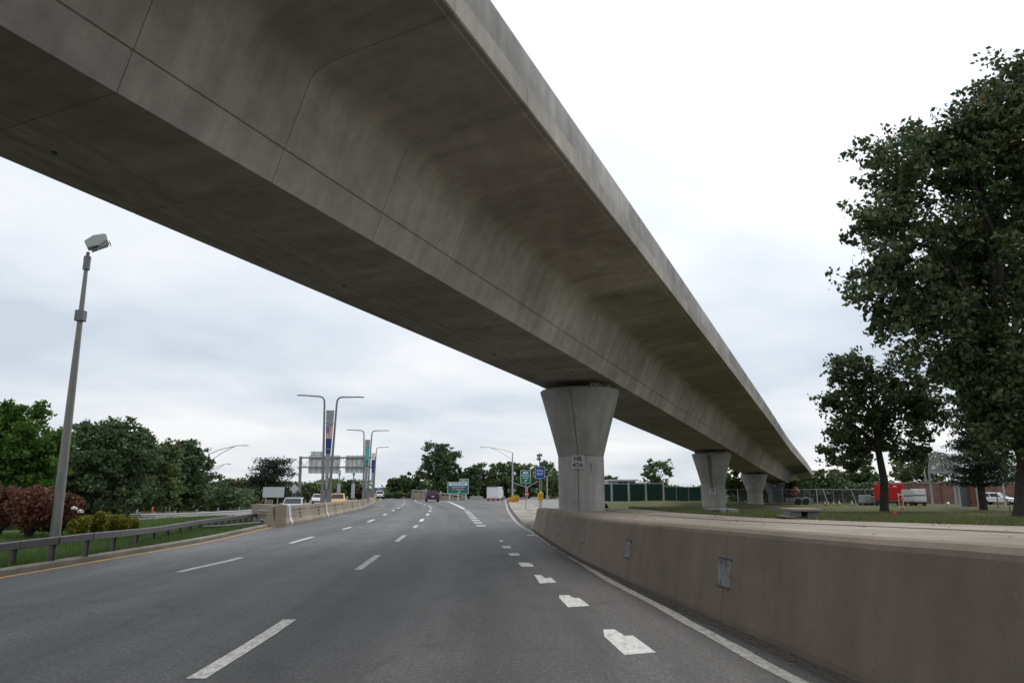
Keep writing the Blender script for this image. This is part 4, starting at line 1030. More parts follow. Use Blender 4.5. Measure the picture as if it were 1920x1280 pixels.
# poles with cameras beyond the gantry
for px, Y, ty, lb in ((635, 140, 886, 'thin camera pole under the gantry, left of its twin'), (662, 135, 886, 'thin camera pole with a grey cabinet under the gantry, right of its twin')):
    k = pxm(Y); t = thing('camera_pole', lb, 'pole', (WY(px, HZ, Y).x, Y, 0), group='camera poles beyond the gantry'); zf = CH + ray(960, ty).z * Y / ray(960, ty).y
    MB().tube([(0, 0, 0), (0, 0, zf)], .12, 8).build('pole', M['pole'], t); MB().box((0, 0, zf), (.35, .35, .9)).build('camera', M['lamp_dark'], t); MB().box((0, -.1, 1.6), (.55, .4, 2.6)).build('cabinet', M['pole_light'], t)

# ============================================================ signs on posts
def postsign(name, label, cat, px0, px1, py0, py1, Y, zbase, posts, mat, face=None, rz=0.0, border=None, th=.03, shape='rect', postmat=M['galv'], pw=.07):
    k = pxm(Y); xa, xb = WY(px0, HZ, Y).x, WY(px1, HZ, Y).x; za = CH + ray(960, py1).z * Y / ray(960, py1).y; zb_ = CH + ray(960, py0).z * Y / ray(960, py0).y
    t = thing(name, label, cat, ((xa + xb) / 2, Y, zbase), rz); wd, ht = xb - xa, zb_ - za; zc_ = (za + zb_) / 2 - zbase
    if shape == 'diamond': pts = [(0, -ht / 2), (wd / 2, 0), (0, ht / 2), (-wd / 2, 0)]
    else:
        c_ = min(wd, ht) * .08; pts = []
        for cx_, cz_, a0 in ((wd / 2 - c_, -ht / 2 + c_, -90), (wd / 2 - c_, ht / 2 - c_, 0), (-wd / 2 + c_, ht / 2 - c_, 90), (-wd / 2 + c_, -ht / 2 + c_, 180)):
            for a_ in (0, 30, 60, 90): pts.append((cx_ + c_ * math.cos(R(a0 + a_)), cz_ + c_ * math.sin(R(a0 + a_))))
    back = MB().prism([(a_, b_ + zc_) for a_, b_ in pts], 'y', -th / 2, th / 2).build('panel', border or mat, t)
    if border: MB().prism([(a_ * (1 - 2 * .035 * ht / wd if wd > ht else 1 - .07), b_ * (1 - .07 * (wd / ht if ht > wd else 1)) + zc_) for a_, b_ in pts], 'y', -th / 2 - .006, 0).build('panel_face', mat, back)
    for f in posts:
        MB().box((f * wd, .05 + th / 2, (za + ht * .5 - zbase) / 2 - .1), (pw, .07, za + ht * .5 - zbase + .2)).build('post', postmat, t)
    return t, back, wd, ht, zc_
def arrow(parent, x, z, s_, ang, mat, y=-.03):
    pts = [(-.09, -.5), (.09, -.5), (.09, .1), (.3, .1), (0, .52), (-.3, .1), (-.09, .1)]
    ca, sa = math.cos(ang), math.sin(ang); P_ = [(x + s_ * (a_ * ca - b_ * sa), z + s_ * (a_ * sa + b_ * ca)) for a_, b_ in pts]
    MB().prism(P_, 'y', y, y + .006).build('arrow', mat, parent)
t, bk, wd, ht, zc_ = postsign('blank_sign', 'plain rectangular sign back on two posts beside the pine', 'sign', 493, 533, 912.5, 932, 60, -.5, (-.36, .2), M['sign_back'])
for z_ in (-.2, .2): MB().box((0, .03, zc_ + z_ * ht), (wd * .96, .03, .03)).build('rib', M['galv'], t)
postsign('diamond_sign', 'back of a diamond warning sign left of the gantry post', 'sign', 543, 560, 907, 925, 76, -.5, (-.15, .17), M['sign_back'], shape='diamond', postmat=M['coping'])
t, bk, wd, ht, zc_ = postsign('exit_arrow_sign', 'green sign with white panel numbered 110 and an arrow, beside the gore', 'sign', 976, 995.5, 881, 906, 58, .14, (0,), M['sign_green'], border=M['letter_white'], rz=R(-3))
MB().box((0, -.025, zc_ + ht * .30), (wd * .48, .006, ht * .17)).build('number_panel', M['letter_white'], bk); text_mesh('110', ht * .16, M['letter_black'], bk, (0, -.034, zc_ + ht * .30), (R(90), 0, 0))
text_mesh('Operation', ht * .165, M['letter_white'], bk, (0, -.026, zc_ + ht * .10), (R(90), 0, 0)); text_mesh('Center', ht * .165, M['letter_white'], bk, (0, -.026, zc_ - ht * .07), (R(90), 0, 0))
arrow(bk, 0, zc_ - ht * .29, ht * .24, R(-45), M['letter_white'])
t, bk, wd, ht, zc_ = postsign('call_box_sign', 'blue CALL BOX sign on a tall post topped by a solar panel', 'sign', 1003.5, 1022, 874, 897, 45, .14, (-.06, .14), M['sign_blue'], border=M['letter_white'], rz=R(-2), pw=.05)
text_mesh('CALL', ht * .25, M['letter_white'], bk, (0, -.026, zc_ + ht * .16), (R(90), 0, 0)); text_mesh('BOX', ht * .25, M['letter_white'], bk, (0, -.026, zc_ - ht * .12), (R(90), 0, 0))
zt = CH + ray(960, 849).z * 45 / ray(960, 849).y - .14
MB().tube([(-.02, .08, 0), (-.02, .08, zt)], .035, 8).build('mast', M['galv'], t)
pn = MB().box((0, 0, 0), (.34, .26, .02)).build('solar_panel', M['dark'], t); pn.location = (-.02, .02, zt - .14); pn.rotation_euler = (R(38), R(-8), 0)
MB().box((-.06, .05, zt - .36), (.26, .12, .16)).build('battery_box', M['pole'], t)
zb_ = CH + ray(960, 930).z * 45 / ray(960, 930).y - .14
cb = MB(); cb.box((.02, -.04, zb_), (.36, .22, .46)); cb.build('call_box', M['yellow_box'], t, bevel=.05); MB().box((.02, -.16, zb_ + .06), (.16, .02, .22)).build('handset', plain('dull_yellow', (.45, .30, .03), .6), t)
# small no-entry disc
k = pxm(110); q = WY(988, 926, 110); t = thing('no_entry_sign', 'small red round no entry sign on a thin post behind the green arrow sign', 'sign', (q.x, 110, 0))
MB().tube([(0, 0, 0), (0, 0, q.z + .4)], .04, 6).build('post', M['galv'], t); o = MB().prism([(q_[0], q.z + q_[1]) for q_ in [(.32 * math.cos(a_), .32 * math.sin(a_)) for a_ in np.linspace(0, 6.283, 20)[:-1]]], 'y', -.07, -.05).build('disc', M['marker_red'], t)
MB().box((0, -.08, q.z), (.4, .012, .09)).build('bar', M['letter_white'], o)
# exit panel sign
t, bk, wd, ht, zc_ = postsign('exit_panel_sign', 'wide green exit sign with white, blue and brown bands and a slanting arrow', 'sign', 839, 878.5, 903, 925.5, 128, 0, (-.40, 0, .38), M['sign_green'], border=M['letter_white'], postmat=M['white'], pw=.14)
for f, h_, mt in ((.30, .20, 'letter_white'), (.09, .20, None), (-.10, .17, None)):
    mm = M['letter_white'] if mt else (M['sign_blue'] if f > 0 else plain('brown_sign_band', (.16, .09, .08), .5)); MB().box((0, -.026, zc_ + ht * f), (wd * .88, .008, ht * h_)).build('colour_band', mm, bk)
text_mesh('Long Term Parking', ht * .15, M['letter_black'], bk, (0, -.036, zc_ + ht * .30), (R(90), 0, 0)); text_mesh('P  Rental Car Return', ht * .145, M['letter_white'], bk, (0, -.036, zc_ + ht * .09), (R(90), 0, 0))
text_mesh('All Cargo Areas', ht * .145, M['letter_white'], bk, (0, -.036, zc_ - ht * .10), (R(90), 0, 0)); arrow(bk, .05 * wd, zc_ - ht * .33, ht * .27, R(-42), M['letter_white'])
k = wd / 39.5; tab = MB().box((wd / 2 - 8.7 * k, 0, zc_ + ht / 2 + 3 * k), (17 * k, .03, 5.8 * k)).build('exit_tab', M['letter_white'], t); MB().box((wd / 2 - 8.7 * k, -.02, zc_ + ht / 2 + 3 * k), (15.6 * k, .012, 4.6 * k)).build('tab_face', M['sign_green'], tab)
text_mesh('EXIT B', 3.6 * k, M['letter_white'], tab, (wd / 2 - 8.7 * k, -.03, zc_ + ht / 2 + 3 * k), (R(90), 0, 0))
t, bk, wd, ht, zc_ = postsign('blue_sign', 'small blue information sign directly above the white hatchback', 'sign', 706, 718, 916, 922, 175, 0, (-.3, .3), M['sign_blue'], border=M['letter_white'])
for f in (.2, -.2): MB().box((0, -.03, zc_ + f * ht), (wd * .7, .01, ht * .14)).build('lettering', M['letter_white'], bk)

# ============================================================ lamps
q = W(102, 1012, .15); FL = thing('floodlight_pole', 'tall tapering grey pole with one floodlight, behind the left guardrail', 'street light', (q.x, q.y, .1))
tp = WY(166, 482, q.y + .05); dx, dz = tp.x - q.x, tp.z - .1
MB().tube([(0, 0, 0), (dx * .5, 0, dz * .5), (dx * .97, 0, dz * .965)], [.145, .105, .055], 14).build('pole', M['pole'], FL, smooth=True)
zc_ = CH + ray(960, 592).z * q.y / ray(960, 592).y - .1; MB().box((dx * zc_ / dz, 0, zc_), (.25, .24, .34)).build('junction_collar', M['lamp_dark'], FL, bevel=.02)
MB().tube([(dx * .955, 0, dz * .95), (dx, 0, dz)], [.10, .10], 12).build('spigot', M['lamp_dark'], FL); MB().tube([(dx, 0, dz), (dx * 1.01, 0, dz + .14)], .05, 8).build('knuckle', M['lamp_dark'], FL)
hd_ = MB(); pr = [(-.30, -.12), (-.30, .16), (.05, .26), (.42, .20), (.46, .12), (.40, -.06), (.1, -.16)]
hd_.prism(pr, 'y', -.30, .30); ho = hd_.build('lamp_head', plain('pale_lamp_casting', (.40, .44, .43), .5), FL, bevel=.03)
ho.location = (dx + .22, -.05, dz + .40); ho.rotation_euler = (R(6), R(-28), R(24)); ho.scale = (.84, .84, .84)
lens = MB(); lens.prism([(.36, -.20), (.44, .04), (.0, -.22), (-.22, -.22)], 'y', -.26, .26); lo = lens.build('lens', plain('lamp_lens', (.30, .30, .28), .2), ho)
vs_ = MB(); 
for i in range(4): vs_.box((.30 + .05 * i, 0, .0 - .05 * i), (.015, .52, .14))
vo_ = vs_.build('louvre', M['lamp_dark'], ho); vo_['kind'] = 'stuff'
lab = MB().box((dx * .42 + .0, -.14, dz * .20), (.10, .01, .42)).build('number_strip', plain('faded_strip', (.16, .22, .22), .6), FL)
def arm_light(px, Y, ybase, ytop, xtip, ytip, label, r=.10, dbl=True, group=None, mat=M['pole_light'], zb=0.0, box=True):
    zb = -.5 if px < 700 else 0.0
    k = pxm(Y); X = WY(px, HZ, Y).x; zf = lambda py: CH + ray(960, py).z * Y / ray(960, py).y
    t = thing('street_light', label, 'street light', (X, Y, zb), group=group); H = zf(ytop) - zb; xt = WY(xtip, HZ, Y).x - X; zt_ = zf(ytip) - zb
    MB().tube([(0, 0, 0), (0, 0, H)], [r * 1.15, r * .7], 12).build('pole', mat, t, smooth=True)
    if box: MB().box((0, 0, .25), (r * 3.2, r * 3.2, .5)).build('base', mat, t)
    mb = MB(); mb.tube([(0, 0, H - .05), (xt * .35, 0, H + (zt_ - H) * .55), (xt * .8, 0, zt_ - .02), (xt, 0, zt_)], [r * .35, r * .3, r * .3, r * .3], 6); mb.build('arm', mat, t)
    if dbl: MB().tube([(0, 0, H - .75 * abs(xt) / 3), (xt * .35, 0, H + (zt_ - H) * .4 - .25 * abs(xt) / 3), (xt * .72, 0, zt_ - .12)], r * .28, 6).build('brace', mat, t)
    MB().box((xt * 1.03, 0, zt_ - .03), (abs(xt) * .17, .2, .09)).build('lamp_head', M['pole_light'], t, bevel=.02)
    return t
arm_light(386, 84, 955, 850, 452, 834.5, 'nearer of the two arm street lights left of the pine, white and taller', r=.15)
arm_light(391.5, 96, 955, 882, 425, 869, 'farther and shorter of the two arm street lights left of the pine', r=.11)
arm_light(961, 118, 938, 848, 905, 838, 'tall single arm street light at the tip of the gore, arm reaching left', r=.13)
# low twin bracket lights near the gore
for px, Y, lb, arms, ytop in ((988.5, 135, 'low pole with two upswept arms forming a V behind the green arrow sign', ((963, 905), (1008, 902)), 913), (1026, 128, 'thin pole with a short arm just right of the blue call box sign', ((1004, 884), (1036, 889)), 893)):
    X = WY(px, HZ, Y).x; zf = lambda py: CH + ray(960, py).z * Y / ray(960, py).y; t = thing('street_light', lb, 'street light', (X, Y, 0))
    MB().tube([(0, 0, 0), (0, 0, zf(ytop))], .09, 8).build('pole', M['pole_light'], t)
    for ax, ay_ in arms: MB().tube([(0, 0, zf(ytop) - .05), ((WY(ax, HZ, Y).x - X) * .5, 0, zf(ytop) + (zf(ay_) - zf(ytop)) * .5), (WY(ax, HZ, Y).x - X, 0, zf(ay_))], .06, 6).build('arm', M['pole_light'], t)
# small things in the verge on the left
def simple_post(px, pyb, pyt, Y, label, head='T', r=.05, name='short_post'):
    q = WY(px, pyb, Y); zt_ = WY(px, pyt, Y).z; t = thing(name, label, 'post', (q.x, Y, 0)); MB().tube([(0, 0, -.55), (0, 0, zt_)], r, 8).build('pole', M['pole_light'], t)
    if head == 'T':
        for sg in (-1, 1): MB().tube([(0, 0, zt_ - .15), (sg * .25, -.02, zt_ - .14), (sg * .42, -.04, zt_ + .02)], .035, 6).build('bracket', M['pole_light'], t); MB().lathe([(.02, -.08), (.13, -.02), (.13, .06), (.05, .1)], (sg * .44, -.04, zt_ + .08), 10).build('lamp_head', M['galv'], t)
    else: MB().box((0, 0, zt_), (.16, .12, .28)).build('cap', M['white'], t)
simple_post(257, 962, 925, 58, 'short post with two small floodlights in front of the dark trees', r=.075, name='floodlight_post')
simple_post(310.5, 960, 941, 66, 'thin white capped pipe, left of its plain neighbour', 'cap'); simple_post(317.5, 960, 941, 66, 'thin plain grey pipe, right of the white capped pipe', 'cap', r=.045)
q = WY(285.5, 962, 58); t = thing('marker_post', 'small orange marker post behind the pale guardrail', 'post', (q.x, 58, -.5)); MB().tube([(0, 0, 0), (0, 0, .95 - .2)], .07, 8).build('tube', M['orange'], t); MB().tube([(0, 0, .75), (0, 0, .80)], .04, 8).build('cap', M['white'], t)
# crash cushion at the nose of the gore
q = W(951, 938, 0); t = thing('crash_cushion', 'ochre sheet crash cushion at the far nose of the gore island', 'crash barrier', (-.3, 96, 0))
oc = plain('ochre_reflective_sheet', (.50, .27, .04), .5)
for i in range(5): MB().prism([(-.34, 0), (.34, 0), (.34, .62 + .07 * i), (0, .78 + .07 * i), (-.34, .62 + .07 * i)], 'y', i * 1.0, i * 1.0 + .94).build('bay', oc, t).location = (i * .22, 0, 0)
# low wall and rail behind the exit sign
wr = [W(*p_) for p_ in ((772, 936.5), (800, 937), (828, 937.5), (855, 938), (880, 938.6))]
wr = [Vector((p_.x * 142 / p_.y, 142 - i * 3.0, 0)) for i, p_ in enumerate(wr)]
t = thing('roadside_parapet', 'low concrete parapet with a rail on top behind the exit panel sign', 'wall', wr[2])
for i in range(len(wr) - 1):
    a_, b_ = wr[i], wr[i + 1]; c_ = (a_ + b_) / 2; an = math.atan2(b_.y - a_.y, b_.x - a_.x); ln = (b_ - a_).length; h_ = 1.35 - .28 * i
    MB().box((c_.x, c_.y, h_ / 2), (ln - .03, .35, h_), an).build('wall_segment', M['median'], t, world=True); MB().tube([(a_.x, a_.y, h_ + .42), (b_.x, b_.y, h_ + .40 - .2)], .09, 6).build('rail', M['galv'], t, world=True)
    for f in (.1, .5, .9): pp = a_.lerp(b_, f); MB().box((pp.x, pp.y, h_ + .15), (.12, .12, .5)).build('post', M['galv'], t, world=True)

# ============================================================ vehicles (local: x right, y forward, z up; nose at +y)
def car(label, cat, name, loc, rz, L_=4.5, Wd=1.82, H=1.5, paint=(.5, .5, .5), style='sedan', group=None):
    t = thing(name, label, cat, loc, rz, group); hw = Wd / 2; pm = plain(name + '_paint', paint, .3, .2, .04)
    y0, y1 = -L_ / 2, L_ / 2; belt = H * .60
    if style == 'sedan': lower = [(y0, .32), (y0 + .02, belt * .92), (y0 + .12, belt * 1.02), (y0 + .9, belt * 1.03), (y1 - 1.25, belt * .98), (y1 - .3, belt * .80), (y1 - .03, belt * .62), (y1, .30)]; roof = (y0 + 1.25, y1 - 2.15); base = (y0 + .55, y1 - 1.2)
    elif style == 'suv': lower = [(y0, .38), (y0 - .02, belt * .8), (y0 + .06, belt), (y1 - 1.15, belt), (y1 - .2, belt * .86), (y1 - .02, belt * .66), (y1, .34)]; roof = (y0 + .45, y1 - 2.0); base = (y0 + .08, y1 - 1.15)
    else: lower = [(y0, .34), (y0 - .02, belt * .8), (y0 + .08, belt), (y1 - 1.0, belt * .96), (y1 - .2, belt * .78), (y1, .32)]; roof = (y0 + .55, y1 - 1.9); base = (y0 + .1, y1 - 1.0)
    # body: lofted in x so that the flanks tuck in top and bottom, wheel arches cut as dark recesses
    mb = MB(); n = len(lower); cols = [(-1.0, .0, .90), (-.99, .06, 1), (0, .0, 1.02), (.99, .06, 1), (1.0, .0, .90)]
    ring = []
    for fx, ins, fz in [(-1, .05, .93), (-.94, 0, 1.0), (0, -.03, 1.025), (.94, 0, 1.0), (1, .05, .93)]:
        ring.append([(fx * hw, y_ * (1 - ins / 2), z_ * (fz if z_ > .5 else 1)) for y_, z_ in lower])
    for q in ring: mb.v += q
    mb.f = [(j * n + i, j * n + (i + 1) % n, (j + 1) * n + (i + 1) % n, (j + 1) * n + i) for j in range(4) for i in range(n)] + [tuple(range(n)), tuple(range(4 * n, 5 * n))[::-1]]
    body = mb.build('body', pm, t, smooth=True, bevel=.03)
    ti = hw * .80; bi = hw * .93; zr = H - .02; zb = belt * .97
    b_ = [(-bi, base[0], zb), (bi, base[0], zb), (bi, base[1], zb), (-bi, base[1], zb)]; tp_ = [(-ti, roof[0], zr), (ti, roof[0], zr), (ti, roof[1], zr), (-ti, roof[1], zr)]
    mb = MB(); mb.add(b_ + tp_, [(0, 1, 5, 4), (1, 2, 6, 5), (2, 3, 7, 6), (3, 0, 4, 7), (4, 5, 6, 7)]); cab = mb.build('roof', pm, t, bevel=.05)
    V = [Vector(q) for q in b_ + tp_]
    def pane(a_, b2, c_, d_, nm, u0=.06, u1=.94, v0=.14, v1=.86, mat=M['glass']):
        f = lambda u, v: (a_.lerp(b2, u)).lerp(d_.lerp(c_, u), v); nn = (b2 - a_).cross(d_ - a_).normalized() * .012
        P_ = [f(u0, v0), f(u1, v0), f(u1, v1), f(u0, v1)]; mb = MB(); mb.add([p_ + nn for p_ in P_] + [p_ - nn for p_ in P_], [(0, 1, 2, 3), (7, 6, 5, 4), (0, 4, 5, 1), (1, 5, 6, 2), (2, 6, 7, 3), (3, 7, 4, 0)]); return mb.build(nm, mat, t)
    pane(V[0], V[1], V[5], V[4], 'rear_window'); pane(V[2], V[3], V[7], V[6], 'windscreen')
    for A_, B_, C_, D_ in ((V[1], V[2], V[6], V[5]), (V[3], V[0], V[4], V[7])): pane(A_, B_, C_, D_, 'side_window', .05, .47); pane(A_, B_, C_, D_, 'side_window', .51, .93)
    for sx in (-1, 1):
        for wy in (y0 + .82, y1 - .85):
            wl_ = MB(); r_ = .33; wl_.add(*((lambda P_, F_: (P_, F_))(*(lambda n=20: ([(sx * (hw - .22 if k == 0 else hw + .01), wy + r_ * math.cos(2 * math.pi * i / n), r_ + r_ * math.sin(2 * math.pi * i / n)) for k in (0, 1) for i in range(n)], [tuple(range(n)), tuple(range(n, 2 * n))[::-1]] + [(i, (i + 1) % n, n + (i + 1) % n, n + i) for i in range(n)]))())))
            ty = wl_.build('wheel', M['black'], t)
            rm = MB(); rm.add([(sx * (hw + .018), wy + .20 * math.cos(2 * math.pi * i / 12), r_ + .20 * math.sin(2 * math.pi * i / 12)) for i in range(12)] + [(sx * (hw + .0), wy, r_)], [(i, (i + 1) % 12, 12) for i in range(12)]); rm.build('rim', M['galv'], ty)
        MB().box((sx * hw * .82, y0 - .01, belt * .86), (.26, .08, .16 if style == 'sedan' else .30)).build('tail_lamp', M['tail'], t); MB().box((sx * hw * .78, y1 - .12, belt * .72), (.34, .16, .13)).build('headlight', M['headlamp'], t)
        MB().box((sx * (hw + .08), base[1] - .25, belt * 1.05), (.18, .10, .12)).build('mirror', pm, t)
    MB().box((0, y0 - .03, .42), (Wd * .94, .14, .20)).build('bumper', M['dark'] if style != 'sedan' else pm, t, bevel=.03); MB().box((0, y1 + .0, .40), (Wd * .92, .14, .20)).build('bumper', M['dark'], t, bevel=.03)
    MB().box((0, y0 - .06, belt * .78), (.42, .02, .13)).build('number_plate', M['white'], t)
    return t
pX = lambda px, Y: WY(px, HZ, Y).x
t = car('dark purple sport utility car driving away in the right main lane', 'car', 'purple_car', (pX(810.5, 113), 113, 0), R(9), 4.6, 1.95, 1.66, (.050, .018, .045), 'suv'); 
MB().box((0, -2.34, 1.0), (1.5, .04, .10)).build('tail_band', plain('plum_tail_band', (.16, .04, .09), .4), t)
for ch in kids(t):
    if ch.name.startswith('tail_lamp'): ch.scale = (1, 1, 1); ch.data.materials[0] = plain('dim_tail_lamp', (.20, .02, .04), .4)
t = car('white hatchback far ahead in the left lane beneath the blue sign', 'car', 'white_car', (pX(711, 155), 155, 0), R(14), 4.2, 1.8, 1.62, (.78, .79, .80), 'suv')
car('silver sedan coming towards us on the opposite road beside the diamond sign', 'car', 'silver_sedan', (pX(552, 66), 66, -.47), R(190), 4.7, 1.85, 1.46, (.42, .45, .48), 'sedan')
# yellow cab van
t = car('yellow van cab on the opposite road behind the median barrier', 'van', 'yellow_van', (pX(634, 92), 92, -.47), R(191), 4.9, 1.9, 1.75, (.60, .39, .15), 'suv')
MB().box((.0, -.1, 1.82), (.9, .3, .12)).build('roof_sign', M['lamp_dark'], t)
# teal bus and white vans far down the opposite road
t = thing('teal_van', 'small teal van far along the opposite road behind the yellow van', 'van', (pX(612, 165), 165, -.47), R(190)); teal = plain('teal_paint', (.06, .32, .38), .4)
MB().box((0, 0, 1.15), (2.1, 5.4, 1.6)).build('body', teal, t, bevel=.1); MB().box((0, 2.72, 1.5), (1.8, .06, .7)).build('windscreen', M['glass'], t)
for sx in (-1, 1):
    MB().box((sx * .8, 2.72, .7), (.3, .06, .22)).build('headlight', M['headlamp'], t)
    for wy in (-1.7, 1.7):
        mb = MB(); mb.tube([(sx * .8, wy, .35), (sx * 1.06, wy, .35)], .35, 14); mb.build('wheel', M['black'], t)
car('white car far along the opposite road, just left of the teal van', 'car', 'white_car', (pX(597, 120), 120, -.47), R(192), 4.6, 1.8, 1.6, (.75, .76, .77), 'suv')
# box truck on the ramp
t = thing('box_truck', 'white box truck driving away down the exit ramp', 'truck', (pX(927.5, 128), 128, 0), R(-9)); tw = .98
MB().box((0, 0, 1.32), (2 * tw, 4.4, 1.95)).build('cargo_box', plain('white_truck_panel', (.70, .71, .73), .4), t, bevel=.03)
MB().box((0, -2.22, 1.30), (1.82, .03, 1.75)).build('rear_door', M['white'], t); MB().box((0, -2.25, 2.22), (1.8, .04, .05)).build('door_rail', M['dark'], t)
MB().box((0, 3.0, 1.0), (1.8, 1.5, 1.5)).build('cab', M['white'], t, bevel=.12)
for sx in (-1, 1):
    MB().box((sx * .86, -2.24, .30), (.16, .06, .12)).build('tail_lamp', M['tail'], t)
    for wy in (-1.3, 2.9): MB().tube([(sx * .72, wy, .34), (sx * .98, wy, .34)], .34, 14).build('wheel', M['black'], t)
MB().box((0, -2.3, .26), (1.9, .10, .12)).build('bumper', M['tail'], t)
# white patrol style car by the far brick wall
car('white car parked by the brick wall at the far right', 'car', 'parked_car', (pX(1871, 86), 86, -.0), R(-142), 4.0, 1.75, 1.4, (.78, .79, .80), 'suv')

# ============================================================ fences
YF = 77.0
def zpx(py, Y): return CH + ray(960, py).z * Y / ray(960, py).y
M['screen'] = Mat('green_screen_cloth', .9).m; _s = M['screen'].node_tree.nodes['Principled BSDF']; _s.inputs['Base Color'].default_value = (.008, .032, .024, 1)
M['screen_thin'] = plain('thin_green_screen_cloth', (.014, .045, .033), .9, 0, .4, 1.2)
fx_ = [1100, 1147, 1179, 1211, 1244]; GF = thing('screened_fence', 'dark green screened fence with pale posts on the grass mound', 'fence', (pX(1179, YF), YF, .5))
for i in range(4):
    a_, b_ = pX(fx_[i], YF) + .12, pX(fx_[i + 1], YF) - .12; zt, zb = zpx(907 - .3 * i, YF), zpx(937.5, YF)
    mb = MB(); nx = 9; L1_ = []; L2_ = []
    for k in range(nx):
        x = a_ + (b_ - a_) * k / (nx - 1); dy = .05 * math.sin(k * 1.9 + i) ; L1_.append((x, YF + dy, zb - .1)); L2_.append((x, YF + dy * .4, zt + .03 * math.sin(k * 2.2)))
    mb.sheet(L1_, L2_); o = mb.build('screen_panel', M['screen'], GF, world=True); sd = o.modifiers.new('s', 'SOLIDIFY'); sd.thickness = .02
    MB().tube([(a_, YF, zt), (b_, YF, zt)], .03, 6).build('top_rail', M['galv'], GF, world=True)
for px in fx_[1:]: MB().tube([(pX(px, YF), YF - .06, zpx(938, YF) - .2), (pX(px, YF), YF - .06, zpx(904, YF))], .08, 8).build('post', M['galv'], GF, world=True)
GF2 = thing('screened_fence', 'lower thinner green screened fence between the mound and the second pier', 'fence', (pX(1280, YF + 3), YF + 3, .2))
xs_ = [1245, 1268, 1291, 1314, 1337, 1360]
for i in range(5):
    a_, b_ = pX(xs_[i], YF + 3) + .04, pX(xs_[i + 1], YF + 3) - .04; MB().box(((a_ + b_) / 2, YF + 3, (zpx(912.5, YF + 3) + zpx(939, YF + 3)) / 2), (b_ - a_, .02, zpx(912.5, YF + 3) - zpx(939, YF + 3))).build('screen_panel', M['screen_thin'], GF2, world=True)
    MB().tube([(b_ + .04, YF + 3.05, -.1), (b_ + .04, YF + 3.05, zpx(911, YF + 3))], .035, 6).build('post', M['galv'], GF2, world=True)
# chain-link fence with real wires, far right
YC = 90.0
cl = Mat('chain_link_wire', .6, .4); cl.color((.12, .13, .135))
CF = thing('chain_link_fence', 'tall chain link fence with steel posts in front of the dark thicket', 'fence', (pX(1500, YC), YC, 0))
cpx = [1362, 1383, 1404, 1425, 1446, 1467, 1488, 1507, 1518, 1531, 1547, 1562, 1579, 1600, 1622, 1645]
for px in cpx:
    ln = .25 if px in (1547, 1600) else .0; MB().tube([(pX(px, YC) + ln, YC, -.2), (pX(px, YC) - ln, YC, zpx(916, YC))], .045 if px not in (1547, 1531) else .065, 6).build('post', M['pole_light'] if px in (1383, 1547, 1531, 1600) else M['pole'], CF, world=True)
mb = MB()
for z_ in (.15, zpx(917, YC)): mb.tube([(pX(1362, YC), YC, z_), (pX(1645, YC), YC, z_)], .025, 5)
mb.build('rail', M['galv'], CF, world=True)
mb = MB(); x0, x1 = pX(1362, YC), pX(1645, YC); zt = zpx(917, YC); h_ = zt - .12; x = x0 - h_
while x < x1:
    for sg in (1, -1):
        a_ = x if sg == 1 else x + h_; b_ = x + h_ if sg == 1 else x
        A_ = Vector((a_, YC + .01 * sg, .12)); B_ = Vector((b_, YC + .01 * sg, zt))
        if min(a_, b_) < x0 or max(a_, b_) > x1: continue
        d_ = (B_ - A_).normalized(); s_ = Vector((-d_.z, 0, d_.x)) * .006; mb.add([A_ - s_, A_ + s_, B_ + s_, B_ - s_], [(0, 1, 2, 3)])
    x += .14
o = mb.build('wire_mesh', cl.m, CF, world=True); o['kind'] = 'stuff'
# ============================================================ low grey building behind the green fence
Yb = 100; t = thing('low_building', 'low grey flat roofed building behind the green fence', 'building', (pX(1165, Yb), Yb, 0)); gw = plain('grey_building_wall', (.30, .33, .36), .7)
wdt = 52 * pxm(Yb); MB().box((0, 2, zpx(902, Yb) / 2), (wdt, 5, zpx(902, Yb))).build('wall', gw, t); MB().box((.2, 1.9, zpx(900, Yb)), (wdt * 1.08, 5.5, .22)).build('roof', M['sign_back'], t)
for f in (-.05, .12): MB().box((wdt * f, -.52, zpx(906, Yb)), (.5, .06, .6)).build('window', M['glass'], t)
MB().box((wdt * .62, 1.5, zpx(905, Yb)), (2.8, 4, .14)).build('canopy', M['sign_back'], t)

# ============================================================ traffic cones and the like
def cone(px, Y, h, label, mat, grp='cones in front of the chain link fence'):
    z0 = lawnZ(pX(px, Y), Y); h *= .62; t = thing('traffic_cone', label, 'cone', (pX(px, Y), Y, z0), group=grp)
    MB().box((0, 0, .03), (h * .55, h * .55, .06)).build('base', M['black'], t); MB().lathe([(h * .19, .06), (h * .03, h)], n=14).build('body', mat, t); MB().lathe([(h * .135, h * .42), (h * .1, h * .62)], n=14).build('band', M['white'], t)
cream = plain('faded_cream_plastic', (.55, .50, .36), .6)
cone(1545, 80, 1.0, 'orange cone, leftmost and brightest of the cones', M['orange']); cone(1551, 80.5, .75, 'small pale cone touching the orange cone', cream)
cone(1561, 80, .85, 'pale cone standing alone right of the orange pair', cream); cone(1572, 80, 1.05, 'largest faded yellow cone in the row', plain('faded_yellow_plastic', (.52, .42, .10), .6)); cone(1596, 80, .95, 'pale cone farthest right, before the grey containers', cream)
